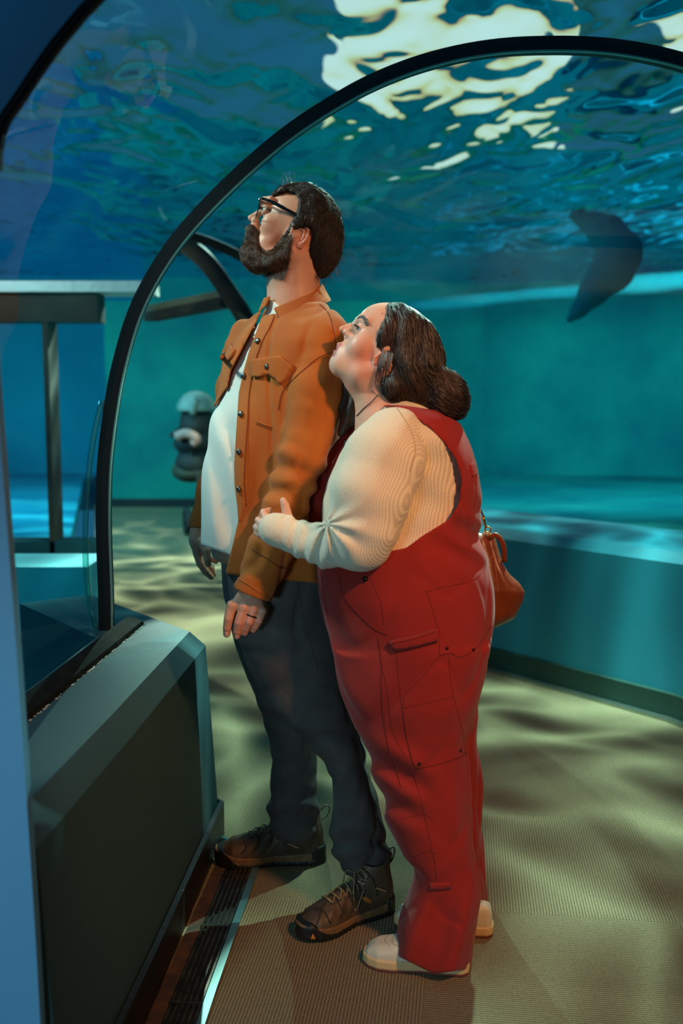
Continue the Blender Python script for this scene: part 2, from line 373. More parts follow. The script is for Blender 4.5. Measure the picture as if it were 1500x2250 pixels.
path = [(0.58, 2.9, 0.0), (0.36, 3.35, 0.35), (0.0, 3.9, 0.62), (-0.45, 4.45, 0.68), (-0.95, 5.05, 0.72), (-1.25, 5.6, 0.6)]
# only the right-hand half and crown of the bent section are acrylic here; the left-hand side opens to the walkway
idx = [i for i, p in enumerate(hp) if p.x > 0.2]
for (ox, oy, yw) in path[1:]:
    far.append(sect(yw, ox, oy))
far2 = [[s_[i] for i in range(len(hp) // 2 - 22, len(hp))] for s_ in far]
acr('window_2', far2, M_acr2)
# gasket foot of the near acrylic, on the ledge
M_seal = mat('grey_sealant', hexc(30, 32, 28), 0.8, noise=(30, 3, hexc(16, 18, 16), 0.2), spec=0.05)
lf = [(-0.735, 1.505, 0.62), (-0.70, 2.0, 0.62), (-0.635, 2.9, 0.62)]
MB().sweep(lf, [(0.052, 0), (0.046, 0.012), (0.014, 0.024), (0.0, 0.024), (0.0, 0)]).build('trim_2', M_seal, kind='structure')
fleck = MB(); rr = random.Random(3)
for i in range(60):
    t = rr.random(); t = t ** 1.6
    p = Vector(lf[2]).lerp(Vector(lf[1]), t); p.x += 0.053 + rr.uniform(-0.002, 0.003)
    fleck.box((p.x, p.y, 0.6205), (rr.uniform(.002, .006), rr.uniform(.003, .014), .002), rr.uniform(-.3, .3))
fleck.build('trim_3', mat('old_white_sealant', hexc(190, 195, 185), 0.7), kind='structure')

# portal close to the camera: blue painted arch wall at the left ---------------------
M_portal = mat('blue_portal_paint', hexc(92, 152, 186), 0.55, noise=(1.5, 3, hexc(82, 140, 176), 0.3), bump=('noise', 90, 0.12, 0.002))
pc = [P(x_, y_, 1.5) for x_, y_ in ((112, 2760), (100, 2250), (60, 1600), (35, 1250), (12, 950), (0, 790), (-14, 600), (-12, 420), (0, 290), (44, 215), (108, 120), (160, 55), (210, 0))]
pc = [(p_.x, max(0.0, p_.z)) for p_ in pc] + [(-0.20, 1.99), (0.0, 2.12), (0.3, 2.26), (0.6, 2.29), (0.95, 2.24), (1.3, 2.1), (1.6, 1.8), (1.75, 1.4), (1.78, 0.9), (1.76, 0.0)]
pcs = [(v.x, max(0.0, v.y)) for v in spline([Vector((a, b, 0)) for a, b in pc], 3)]
n = len(pcs); out = []
for i, (a, b) in enumerate(pcs):
    t = i / (n - 1)
    if b < 1.5: out.append((-2.6 if a < 0.6 else 3.2, b))
    else: out.append((-2.6 + 5.8 * max(0, min(1, (a + 0.5) / 2.1)) if a > -0.5 else -2.6, 3.0 if a > -0.5 else b * 1.0 + (3.0 - b) * 0))
o = MB(); Y0, Y1 = 1.475, 1.5
A = [(a, Y0, b) for a, b in pcs]; B = [(a, Y0, b) for a, b in out]; A2 = [(a, Y1, b) for a, b in pcs]; B2 = [(a, Y1, b) for a, b in out]
o.ruled(A, B); o.ruled(B2, A2); o.ruled(A2, A); o.ruled(B, B2)
o.build('wall_portal', M_portal, kind='structure')
gk = MB(); pts = [Vector((a + 0.004, 1.488, b - 0.004)) for a, b in pcs if b > 1.6]
gk.tube(pts, 0.010, 8, flat=1.0)
gk.build('trim_4', mat('dark_brown_seal', hexc(46, 18, 12), 0.5), kind='structure')
# room behind the camera
M_wallin = mat('dark_blue_wall', hexc(30, 60, 76), 0.8)
MB().box((0.3, -2.05, 1.5), (5.8, 0.1, 3.1)).build('wall_back', M_wallin, kind='structure')
MB().box((-2.65, -0.3, 1.5), (0.1, 3.5, 3.1)).build('wall_lobby_left', M_wallin, kind='structure')
MB().box((3.25, -0.3, 1.5), (0.1, 3.5, 3.1)).build('wall_lobby_right', M_wallin, kind='structure')
MB().box((0.3, -0.3, 3.05), (6.0, 3.6, 0.1)).build('ceiling_lobby', M_wallin, kind='structure')
MB().prism([(-2.6, -2.0), (-0.62, -2.0), (-0.62, 1.5), (-2.6, 1.5)], -0.05, 0.0).build('floor_lobby_left', M_carpet, kind='structure')
MB().prism([(2.1, -2.0), (3.2, -2.0), (3.2, 1.5), (2.1, 1.5)], -0.05, 0.0).build('floor_lobby_right', M_carpet, kind='structure')

# far end of the walkway --------------------------------------------------------
M_farwall = mat('mottled_teal_wall', hexc(8, 92, 92), 0.85, noise=(1.6, 5, hexc(22, 128, 108), 0.25), spec=0.2)
MB().prism([(-2.82, 12.0), (0.4, 12.0), (0.4, 12.2), (-2.82, 12.2)], 0.0, 2.45).build('wall_far', M_farwall, kind='structure')
MB().box((-1.21, 11.985, 0.05), (3.22, 0.03, 0.10)).build('baseboard_far', M_base, kind='structure')
M_tan = mat('weathered_tan_beam', hexc(110, 104, 78), 0.7); M_brown = mat('dark_brown_frame', hexc(40, 30, 22), 0.85, noise=(5, 3, hexc(60, 48, 34), .2))
def beam(name, a, b, w, h, m, **k):
    a, b = Vector(a), Vector(b); d = (b - a).normalized(); s_ = Vector((d.y, -d.x, 0)).normalized() * w / 2; u = s_.cross(d).normalized() * h / 2
    if u.z < 0: u = -u
    V = [a - s_ - u, a + s_ - u, a + s_ + u, a - s_ + u, b - s_ - u, b + s_ - u, b + s_ + u, b - s_ + u]
    return MB().add(V, [(3, 2, 1, 0), (4, 5, 6, 7), (0, 1, 5, 4), (1, 2, 6, 5), (2, 3, 7, 6), (3, 0, 4, 7)]).build(name, m, **k)
fp = empty('far_tunnel_frame', (-1.3, 6.9, 1.7), 'dark arched frame and tan cross beam at the far end of the tunnel', 'frame')
beam('cross_beam', P(330, 681, 7.2), P(500, 648, 6.2), 0.08, 0.055, M_tan, parent=fp)
beam('lower_beam', P(330, 697, 7.2), P(500, 664, 6.2), 0.1, 0.06, M_brown, parent=fp)
arc = spline([P(392, 528, 6.2), P(450, 572, 6.1), P(500, 640, 6.0), P(545, 715, 5.95), P(580, 840, 5.9), P(590, 1000, 5.9), P(592, 1240, 5.9)], 6)
MB().tube(arc, 0.055, 12, flat=1.2, up=(0, 1, 0)).build('arch', M_brown, fp, smooth=True)
arc = spline([P(415, 517, 5.6), P(480, 540, 5.6), P(560, 582, 5.6), P(640, 650, 5.6), P(690, 780, 5.6), P(700, 1000, 5.6), P(702, 1290, 5.6)], 6)
MB().tube(arc, 0.026, 12, flat=1.2, up=(0, 1, 0)).build('arch', M_brown, fp, smooth=True)

# frame and pool wall seen through the left acrylic -------------------------------------------
tf = empty('tank_window_frame', (-1.9, 6.0, 0.3), 'dark brown frame with a bright top rim standing in the left tank', 'frame')
M_rim = mat('white_lit_rim', hexc(225, 240, 235), 0.3, bump=('noise', 9, 0.6, 0.03))  # white colour stands in for the bright lit band along the header top
x0 = P(-120, 900, 6).x; x1 = P(330, 900, 6).x
def pxbox(name, xa, xb, ya, yb, Y, d, m, parent=None, **k):
    a = P(xa, ya, Y); b = P(xb, yb, Y)
    return MB().box(((a.x + b.x) / 2, Y + d / 2, (a.z + b.z) / 2), (abs(b.x - a.x), d, abs(a.z - b.z))).build(name, m, parent, **k)
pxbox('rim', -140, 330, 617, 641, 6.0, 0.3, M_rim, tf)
pxbox('header', -140, 214, 642, 706, 6.02, 0.2, M_brown, tf)
pxbox('post', 92, 122, 706, 1250, 6.02, 0.2, M_brown, tf)
pxbox('sill', -140, 214, 1190, 1250, 6.02, 0.2, mat('dark_teal_sill', hexc(10, 60, 66), .6), tf)
pxbox('pool_bench', -100, 196, 1246, 1400, 3.9, 0.35, mat('cyan_pool_paint', hexc(40, 190, 200), 0.6, noise=(4, 3, hexc(20, 160, 180), .3)), label='cyan painted underwater step close behind the left acrylic wall', cat='step')

# floor grille beside the ledge ------------------------------------------------
gr = empty('floor_grille', (-0.31, 2.2, 0), 'long dark metal floor grille running beside the grey ledge', 'grille')
M_gm = mat('dark_grille_metal', hexc(104, 92, 74), 0.35, 0.8, noise=(30, 3, hexc(36, 34, 30), .2))
ga = Vector((-0.375, 1.0, 0.0)); gb = Vector((-0.318, 2.62, 0.0)); gc_ = Vector((-0.39, 2.73, 0.0))
def gline(off): return [Vector((-0.475 + off, 0.95, 0)), Vector((-0.400 + off, 2.04, 0)), Vector((-0.347 + off * 1.0, 2.70, 0)), Vector((-0.347 - 0.045 , 2.70 + 0.05 + off * .3, 0))]
M_rust = mat('rusty_dirt_strip', hexc(92, 58, 36), 0.9, noise=(25, 5, hexc(40, 36, 30), .2), bump=('noise', 80, 1, .003))
def strip(o0, o1, h, name, m, end=2):
    A = gline(o0)[:3]; Bq = gline(o1)[:3]; o = MB(); V = []
    for a, b in zip(A, Bq): V += [a + Vector((0, 0, 0.0)), b, b + Vector((0, 0, h)), a + Vector((0, 0, h))]
    # mitred return round the bend
    e = Vector((-0.20, 0.16, 0)); V += [A[-1] + e, Bq[-1] + e * 1.25, Bq[-1] + e * 1.25 + Vector((0, 0, h)), A[-1] + e + Vector((0, 0, h))]
    Fc = []
    for i in range(3):
        for k in range(4): Fc.append((i * 4 + k, i * 4 + (k + 1) % 4, i * 4 + 4 + (k + 1) % 4, i * 4 + 4 + k))
    Fc += [(0, 1, 2, 3), (15, 14, 13, 12)]
    return o.add(V, Fc).build(name, m, gr)
strip(0.004, 0.036, 0.003, 'dirt_strip', M_rust)
strip(0.036, 0.112, 0.001, 'dark_tray', mat('grille_tray', hexc(12, 11, 10), 0.8))  # near-black tray under the slats
strip(0.110, 0.128, 0.008, 'outer_frame', mat('blue_grey_frame_metal', hexc(96, 136, 136), 0.35, 0.6))
for i in range(6): strip(0.040 + i * 0.0125, 0.045 + i * 0.0125, 0.007, 'slat', M_gm)
for yy in (1.25, 1.62, 1.99, 2.30, 2.56):
    t = (yy - 2.04) / 0.66; x = -0.400 + 0.053 * t
    MB().box((x + 0.074, yy, 0.004), (0.074, 0.006, 0.0075), -0.08).build('cross_bar', M_gm, gr)
# ================================================================ implicit-surface toolkit
def npv(v): return np.array([v[0], v[1], v[2]], dtype=np.float32)
def smin(a, b, k):
    if k <= 0: return np.minimum(a, b)
    h = np.clip(0.5 + 0.5 * (b - a) / k, 0, 1)
    return b + (a - b) * h - k * h * (1 - h)
def smax(a, b, k): return -smin(-a, -b, k)
def ell(p, c, r, R=None):
    q = p - npv(c)
    if R is not None: q = q @ np.array(R, dtype=np.float32)   # columns = axes
    r = np.array(r, dtype=np.float32)
    k0 = np.sqrt(((q / r) ** 2).sum(-1)); k1 = np.sqrt(((q / (r * r)) ** 2).sum(-1)) + 1e-9
    return k0 * (k0 - 1) / k1
def cone(p, a, b, ra, rb):
    a = npv(a); b = npv(b); ba = b - a; q = p - a
    t = np.clip((q @ ba) / max(1e-12, float(ba @ ba)), 0, 1)
    d = q - t[..., None] * ba
    return np.sqrt((d * d).sum(-1)) - (ra + (rb - ra) * t)
def chain(p, pts, k=0.01):
    """pts: [(pos, r), ...] tapered limb"""
    d = None
    for (a, ra), (b, rb) in zip(pts[:-1], pts[1:]):
        e = cone(p, a, b, ra, rb); d = e if d is None else smin(d, e, k)
    return d
def stack(p, secs, cap=0.02, power=2.0):
    """secs: (z, cx, cy, rx, ry[, yaw]) horizontal superellipses, smoothly interpolated"""
    S = np.array([s if len(s) == 6 else (*s, 0) for s in sorted(secs)], dtype=np.float64)
    z = p[..., 2]; zz = np.linspace(S[0, 0], S[-1, 0], 160)
    def interp(col):
        # monotone-ish smooth: cubic hermite with finite-difference tangents
        x = S[:, 0]; y = S[:, col]; d = np.diff(y) / np.diff(x); m = np.zeros_like(y)
        m[1:-1] = np.where(d[:-1] * d[1:] > 0, 2 * d[:-1] * d[1:] / (d[:-1] + d[1:] + 1e-12 * np.sign(d[:-1] + d[1:] + 1e-30)), 0); m[0] = d[0]; m[-1] = d[-1]
        i = np.clip(np.searchsorted(x, zz) - 1, 0, len(x) - 2); h = x[i + 1] - x[i]; t = (zz - x[i]) / h
        return (2 * t ** 3 - 3 * t ** 2 + 1) * y[i] + (t ** 3 - 2 * t ** 2 + t) * h * m[i] + (-2 * t ** 3 + 3 * t ** 2) * y[i + 1] + (t ** 3 - t ** 2) * h * m[i + 1]
    T = [interp(c) for c in range(1, 6)]
    cx, cy, rx, ry, yw = [np.interp(z, zz, t).astype(np.float32) for t in T]
    dx = p[..., 0] - cx; dy = p[..., 1] - cy
    if np.any(S[:, 5] != 0):
        c = np.cos(yw); s = np.sin(yw); dx, dy = dx * c + dy * s, -dx * s + dy * c
    if power == 2.0: k = np.sqrt((dx / rx) ** 2 + (dy / ry) ** 2)
    else: k = (np.abs(dx / rx) ** power + np.abs(dy / ry) ** power) ** (1 / power)
    g = np.sqrt((dx / rx ** 2) ** 2 + (dy / ry ** 2) ** 2) / np.maximum(k, 1e-4)
    d = (k - 1) / np.maximum(g, 1.0 / np.maximum(rx, ry))
    e = np.maximum(z - S[-1, 0], S[0, 0] - z)
    return smax(d, e, cap)
def wob(p, scale, seed, n=5, stretch=(1, 1, 1)):
    """smooth pseudo-noise -1..1"""
    r = np.random.RandomState(seed); q = p * np.array(stretch, dtype=np.float32) * scale; out = 0
    w = q + 0.6 * np.sin(q[..., [1, 2, 0]] * 0.9 + 1.3)
    for i in range(n):
        v = r.normal(size=3).astype(np.float32); v /= np.linalg.norm(v); v *= (0.7 + 0.9 * r.rand())
        out = out + np.sin(w @ v * 2 * np.pi * 0.5 + r.rand() * 6.28)
    return out / n
def ridge(p, scale, seed, stretch=(1, 1, 1), R=None):
    """cloth folds: soft crests and narrow valleys"""
    if R is not None: p = p @ np.array(R, dtype=np.float32)
    w = wob(p, scale, seed, 4, stretch)
    return (np.abs(w) ** 0.75) * 2 - 0.7
def crease(p, scale, seed, stretch=(1, 1, 1), w=0.13):
    return np.exp(-(wob(p, scale, seed, 4, stretch) / w) ** 2)
def surf(f, lo, hi, h):
    """surface nets of f<0 inside box, cells of size h, only evaluated near the surface"""
    lo = np.array(lo, dtype=np.float64); hi = np.array(hi, dtype=np.float64); B = 8
    nb = np.maximum(1, np.ceil((hi - lo) / (h * B)).astype(int)); n = nb * B
    bc = [lo[i] + (np.arange(nb[i]) + 0.5) * h * B for i in range(3)]
    G = np.stack(np.meshgrid(*bc, indexing='ij'), -1).reshape(-1, 3).astype(np.float32)
    fb = f(G); R = h * B * 0.5 * 1.7321
    act = np.abs(fb) < R * 2.2
    D = np.repeat(np.repeat(np.repeat(np.sign(fb).reshape(nb) * 1.0, B, 0), B, 1), B, 2).astype(np.float32)
    ids = np.nonzero(act.reshape(nb)); ids = np.stack(ids, -1)
    off = np.stack(np.meshgrid(*[np.arange(B)] * 3, indexing='ij'), -1).reshape(-1, 3)
    for s in range(0, len(ids), 1500):
        I = (ids[s:s + 1500, None, :] * B + off[None]).reshape(-1, 3)
        v = f((lo + I * h).astype(np.float32)); D[I[:, 0], I[:, 1], I[:, 2]] = v
    S = D < 0
    nx, ny, nz = D.shape
    any_ = np.zeros((nx - 1, ny - 1, nz - 1), bool); all_ = np.ones_like(any_)
    for a in (0, 1):
        for b in (0, 1):
            for c in (0, 1):
                q = S[a:nx - 1 + a, b:ny - 1 + b, c:nz - 1 + c]; any_ |= q; all_ &= q
    C = np.stack(np.nonzero(any_ & ~all_), -1)
    vid = -np.ones(any_.shape, np.int32); vid[C[:, 0], C[:, 1], C[:, 2]] = np.arange(len(C))
    acc = np.zeros((len(C), 3)); cnt = np.zeros(len(C))
    cor = [(a, b, c) for a in (0, 1) for b in (0, 1) for c in (0, 1)]
    val = {k: D[C[:, 0] + k[0], C[:, 1] + k[1], C[:, 2] + k[2]] for k in cor}
    for k in cor:
        for ax in range(3):
            if k[ax] == 0:
                k2 = list(k); k2[ax] = 1; k2 = tuple(k2); a = val[k]; b = val[k2]; m = (a < 0) != (b < 0)
                t = np.where(m, a / np.where(m, a - b, 1), 0)
                pos = np.array(k, float)[None].repeat(len(C), 0); pos[:, ax] = t
                acc[m] += pos[m]; cnt[m] += 1
    Vt = lo + (C + acc / cnt[:, None]) * h
    Fs = []
    for ax in range(3):
        u, v = [(1, 2), (2, 0), (0, 1)][ax]
        sl0 = [slice(1, -1)] * 3; sl1 = [slice(1, -1)] * 3
        sl0[ax] = slice(0, -1); sl1[ax] = slice(1, None)
        A = S[tuple(sl0)]; Bq = S[tuple(sl1)]
        for inv in (False, True):
            M = (A & ~Bq) if not inv else (~A & Bq)
            E = np.stack(np.nonzero(M), -1)
            if len(E) == 0: continue
            E[:, u] += 1; E[:, v] += 1
            def vv(du, dv):
                J = E.copy(); J[:, u] -= du; J[:, v] -= dv
                return vid[J[:, 0], J[:, 1], J[:, 2]]
            q = np.stack([vv(1, 1), vv(0, 1), vv(0, 0), vv(1, 0)], -1)
            if inv: q = q[:, ::-1]
            Fs.append(q)
    Q = np.concatenate(Fs); Q = Q[(Q >= 0).all(1)]
    return Vt, Q
def np_mesh(name, V, Q, m=None, parent=None, **k):
    me = bpy.data.meshes.new(name); me.vertices.add(len(V)); me.vertices.foreach_set('co', np.asarray(V, np.float32).ravel())
    me.loops.add(Q.size); me.loops.foreach_set('vertex_index', Q.ravel().astype(np.int32))
    me.polygons.add(len(Q)); me.polygons.foreach_set('loop_start', np.arange(0, Q.size, Q.shape[1], dtype=np.int32))
    me.polygons.foreach_set('use_smooth', np.ones(len(Q), bool)); me.update(calc_edges=True); me.validate()
    if m: me.materials.append(m)
    o = bpy.data.objects.new(name, me); link(o, parent)
    for a in ('label', 'cat', 'group', 'kind'):
        if k.get(a): o['category' if a == 'cat' else a] = k[a]
    return o
def cat_mesh(parts):
    V = []; Q = []; n = 0
    for v, q in parts: V.append(v); Q.append(q + n); n += len(v)
    return np.concatenate(V), np.concatenate(Q)
def bvh_of(V, Q): return BVHTree.FromPolygons([tuple(v) for v in V.tolist()], [tuple(q) for q in Q.tolist()])
CAMP = Vector((0, 0, CZ))
def on(bvh, px, py, lift=0.0, default=2.4):
    """nearest surface point seen at a photo pixel, lifted towards the outside"""
    d = (P(px, py, 1.0) - CAMP).normalized(); h = bvh.ray_cast(CAMP, d)
    if h[0] is None: return (P(px, py, default), -d) if default else (None, None)
    nn = h[1] if h[1].dot(d) < 0 else -h[1]
    return h[0] + nn * lift, nn
def patch(bvh, poly, th, name, m, parent, step=5, default=2.4, lift=0.0015, puff=0.0):
    """a piece of cloth of real thickness lying on a surface, outline in photo pixels"""
    poly = [Vector((a, b)) for a, b in poly]
    x0 = min(v.x for v in poly); x1 = max(v.x for v in poly); y0 = min(v.y for v in poly); y1 = max(v.y for v in poly)
    # dense outline + interior grid, triangulated with mathutils delaunay
    from mathutils.geometry import delaunay_2d_cdt
    out = []
    for i, a in enumerate(poly):
        b = poly[(i + 1) % len(poly)]; n = max(1, int((b - a).length / step))
        out += [a.lerp(b, k / n) for k in range(n)]
    no = len(out); pts = list(out)
    def inside(q):
        c = False
        for i in range(len(poly)):
            a, b = poly[i], poly[i - 1]
            if (a.y > q.y) != (b.y > q.y) and q.x < (b.x - a.x) * (q.y - a.y) / (b.y - a.y) + a.x: c = not c
        return c
    def dist(q):
        return min(((a - q).length) for a in out)
    yy = y0
    while yy < y1:
        xx = x0
        while xx < x1:
            q = Vector((xx, yy))
            if inside(q) and dist(q) > step * 0.6: pts.append(q)
            xx += step
        yy += step
    r = delaunay_2d_cdt(pts, [(i, (i + 1) % no) for i in range(no)], [list(range(no))], 1, 1e-4)
    v2, fs = r[0], [tuple(f) for f in r[2] if len(f) == 3]
    if puff: dd = [min(1.0, dist(Vector(q)) / (4 * step)) for q in v2]
    P0 = []; Nn = []
    for q in v2:
        a, nn = on(bvh, q.x, q.y, 0, default); P0.append(a); Nn.append(nn)
    # no torn depths: clamp outliers to the median distance
    ds = sorted((a - CAMP).length for a in P0); md = ds[len(ds) // 2]
    for i, a in enumerate(P0):
        if abs((a - CAMP).length - md) > 0.16: P0[i] = CAMP + (a - CAMP).normalized() * md; Nn[i] = -(a - CAMP).normalized()
    # smooth
    nb = [[] for _ in P0]
    for f in fs:
        for k in range(3): nb[f[k]] += [f[k - 1], f[(k + 1) % 3]]
    for _ in range(2):
        Nn = [(Nn[i] + sum((Nn[j] for j in nb[i]), Vector())).normalized() for i in range(len(P0))]
    top = [P0[i] + Nn[i] * (lift + th + (puff * dd[i] if puff else 0)) for i in range(len(P0))]; bot = [P0[i] - Nn[i] * 0.002 for i in range(len(P0))]
    n = len(P0); Fc = []
    for f in fs:
        a, b, c = [top[k] for k in f]
        g = f if (b - a).cross(c - a).dot(CAMP - a) > 0 else (f[0], f[2], f[1])
        Fc.append(g); Fc.append((n + g[0], n + g[2], n + g[1]))
    # side walls along boundary edges
    cnt = {}
    for f in Fc[::2]:
        for k in range(3):
            e = (f[k], f[(k + 1) % 3]); cnt[e] = 1
    for (a, b) in list(cnt):
        if (b, a) not in cnt: Fc.append((b, a, n + a, n + b))
    return mesh(name, top + bot, Fc, m, parent)
def seam(bvh, pts, r, name, m, parent, default=2.4, lift=0.0, mb=None, n=6, dens=6):
    """a thin raised line on a surface through photo pixels"""
    q = spline([Vector((a, b, 0)) for a, b in pts], dens) if len(pts) > 2 else [Vector((*pts[0], 0)).lerp(Vector((*pts[1], 0)), t / 8) for t in range(9)]
    w = [on(bvh, v.x, v.y, lift, default)[0] for v in q]
    ds = sorted((a - CAMP).length for a in w); md = ds[len(ds) // 2]
    w = [a if abs((a - CAMP).length - md) < 0.2 else None for a in w]
    w = [a for a in w if a is not None]
    o = mb or MB()
    if len(w) > 1: o.tube(w, r, n)
    return o if mb else o.build(name, m, parent, smooth=True)
# ================================================================ figure helpers
def proj(p):
    dep = p[..., 1] * cp - (p[..., 2] - CZ) * sp; up = p[..., 1] * sp + (p[..., 2] - CZ) * cp
    return 750 + F * p[..., 0] / dep, 1125 - F * up / dep
def poly2(px, py, poly):
    """signed distance (px) to a polygon, negative inside"""
    d2 = np.full(px.shape, 1e12, np.float32); ins = np.zeros(px.shape, bool)
    n = len(poly)
    for i in range(n):
        ax, ay = poly[i]; bx, by = poly[(i + 1) % n]
        ex, ey = bx - ax, by - ay; wx, wy = px - ax, py - ay
        t = np.clip((wx * ex + wy * ey) / (ex * ex + ey * ey + 1e-9), 0, 1)
        dx, dy = wx - ex * t, wy - ey * t; d2 = np.minimum(d2, dx * dx + dy * dy)
        c = ((ay > py) != (by > py)) & (px < (bx - ax) * (py - ay) / ((by - ay) if by != ay else 1e-9) + ax)
        ins ^= c
    return np.where(ins, -1, 1) * np.sqrt(d2)
def smooth_poly(poly, n=4): 
    q = [Vector((*a, 0)) for a in poly]; q = q + [q[0], q[1], q[2]]
    s = spline(q, n); return [(v.x, v.y) for v in s[n:-n * 1 - 1]][:n * len(poly)]
def G(px, py):
    """floor point seen at a pixel"""
    a = (px - 750) / F; b = -(py - 1125) / F; dy = cp + b * sp; dz = -sp + b * cp
    t = -CZ / dz; return Vector((a * t, dy * t, 0))
class Px:
    """places shapes on a vertical plane at depth Y; w = px further from the camera"""
    def __init__(s, Y): s.Y = Y; s.s = Y / F
    def __call__(s, x, y, w=0): v = P(x, y, s.Y); v.y += w * s.s; return v
    def axes(s, ang, tilt=0):
        a = math.radians(ang); c, n = math.cos(a), math.sin(a)
        return [[c, -n, 0], [0, 0, 1], [n, c, 0]]   # columns: a-dir, b-dir, depth
    def ell(s, p, x, y, w, r, ang=0):
        return ell(p, s(x, y, w), (r[0] * s.s, r[1] * s.s, r[2] * s.s), s.axes(ang))
    def cone(s, p, a, b, ra, rb): return cone(p, s(*a), s(*b), ra * s.s, rb * s.s)
    def chain(s, p, pts, k=6): return chain(p, [(s(*q[:3]), q[3] * s.s) for q in pts], k * s.s)
    def sec(s, y, xl, xr, ry, yaw=0.0, dY=0.0):
        m = P((xl + xr) / 2, y, s.Y + dY); w = (xr - xl) / 2 * (s.Y + dY) / F
        rx = math.sqrt(max((0.35 * w) ** 2, w * w - (ry * math.sin(yaw)) ** 2)) / math.cos(yaw)
        return (m.z, m.x, m.y, rx, ry, yaw)
def skin_mat(name, col, rough=0.45):
    m = mat(name, col, rough, spec=0.4, sss=0.12, bump=('noise', 420, 0.12, 0.0006)); nt = m.node_tree
    a = nt.nodes.new('ShaderNodeAttribute'); a.attribute_name = 'tone'
    n = nt.nodes.new('ShaderNodeTexNoise'); n.inputs['Scale'].default_value = 26; n.inputs['Detail'].default_value = 3
    x = nt.nodes.new('ShaderNodeMixRGB'); x.blend_type = 'MULTIPLY'; x.inputs[0].default_value = 0.22
    r = nt.nodes.new('ShaderNodeValToRGB'); r.color_ramp.elements[0].position = 0.35; r.color_ramp.elements[1].position = 0.62
    r.color_ramp.elements[0].color = (0.95, 0.62, 0.55, 1)
    nt.links.new(n.outputs['Fac'], r.inputs[0]); nt.links.new(a.outputs['Color'], x.inputs[1]); nt.links.new(r.outputs[0], x.inputs[2])
    nt.links.new(x.outputs[0], nt.nodes['Principled BSDF'].inputs['Base Color']); return m
def paint(o, V, base, spots):
    """pigment: list of (weight-function(px, py, V) 0..1, colour)"""
    px, py = proj(np.asarray(V, np.float32)); C = np.tile(np.array(base[:3], np.float32), (len(V), 1))
    for f, c in spots:
        w = np.clip(f(px, py, V), 0, 1)[:, None]; C = C * (1 - w) + np.array(c[:3], np.float32) * w
    at = o.data.color_attributes.new('tone', 'FLOAT_COLOR', 'POINT')
    at.data.foreach_set('color', np.concatenate([C, np.ones((len(V), 1), np.float32)], 1).ravel().astype(np.float32))
def soft(px, py, x, y, r): return np.exp(-(((px - x) ** 2 + (py - y) ** 2) / (r * r)))
def strands(name, paths, r, m, parent, sides=3, tip=0.15):
    V = []; Fc = []
    for pts in paths:
        n = len(pts); b = len(V); 
        if n < 2: continue
        for i, p in enumerate(pts):
            t = (pts[min(i + 1, n - 1)] - pts[max(i - 1, 0)]); 
            if t.length < 1e-9: t = Vector((0, 0, 1))
            t.normalize(); u = t.orthogonal().normalized(); w = t.cross(u); rr_ = r * (1 - (1 - tip) * (i / (n - 1)) ** 1.5) * (0.6 if i == 0 else 1)
            for k in range(sides):
                a = 2 * math.pi * k / sides; V.append(p + (u * math.cos(a) + w * math.sin(a)) * rr_)
        for i in range(n - 1):
            for k in range(sides):
                k2 = (k + 1) % sides; Fc.append((b + i * sides + k, b + i * sides + k2, b + (i + 1) * sides + k2, b + (i + 1) * sides + k))
    return mesh(name, V, Fc, m, parent)
def ear_sdf(p, q, x, y, w, sx, sy, ang=0, side=-1):
    """ear centred at px x,y on the side w; sx, sy half sizes"""
    a = math.radians(ang)
    def T(u, v, dw=0):
        return (x + u * math.cos(a) * sx + v * math.sin(a) * sy, y - (-u * math.sin(a) * sx + v * math.cos(a) * sy), w + side * dw)
    base = q.ell(p, *T(0.05, 0.05, 1), (sx * 0.86, sy * 0.92, 3.4), ang)
    con = q.ell(p, *T(-0.15, -0.1, 5), (sx * 0.42, sy * 0.42, 7.5), ang)
    sc_ = q.ell(p, *T(0.25, 0.45, 5), (sx * 0.32, sy * 0.26, 4.5), ang)
    d = smax(smax(base, -con, 1.5 * q.s), -sc_, 2 * q.s)
    hel = [(-0.55, 0.0, 1), (-0.75, 0.42, 2.5), (-0.45, 0.86, 4), (0.15, 0.98, 5), (0.72, 0.72, 5.5), (0.92, 0.18, 5.5), (0.72, -0.35, 5), (0.35, -0.7, 4), (0.0, -0.88, 3)]
    h = chain(p, [(q(*T(u, v, dw)), (2.9 if v > -0.6 else 3.6) * q.s) for u, v, dw in hel], 2 * q.s)
    ant = chain(p, [(q(*T(u, v, dw)), 2.3 * q.s) for u, v, dw in [(0.1, 0.55, 4), (0.45, 0.25, 5), (0.42, -0.2, 5), (0.1, -0.5, 4.5)]], 2 * q.s)
    tra = q.ell(p, *T(-0.62, -0.12, 3), (3.4, 5, 3.4), ang); lobe = q.ell(p, *T(-0.2, -0.95, 2.5), (sx * 0.38, sy * 0.3, 4.0), ang)
    d = smin(d, h, 2 * q.s); d = smin(d, ant, 2 * q.s); d = smin(d, tra, 2.5 * q.s); return smin(d, lobe, 3 * q.s)
# ================================================================ THE MAN
q = Px(2.50); YAW = math.radians(30)
fwd = Vector((-math.cos(YAW), -math.sin(YAW), 0)); lft = Vector((math.sin(YAW), -math.cos(YAW), 0))
man = empty('person', G(700, 1990), 'bearded person with glasses in an orange-brown overshirt, white tee and dark jeans, gazing up', 'person')
M_skin = skin_mat('skin', hexc(214, 164, 138)); skin_m = hexc(208, 152, 124)
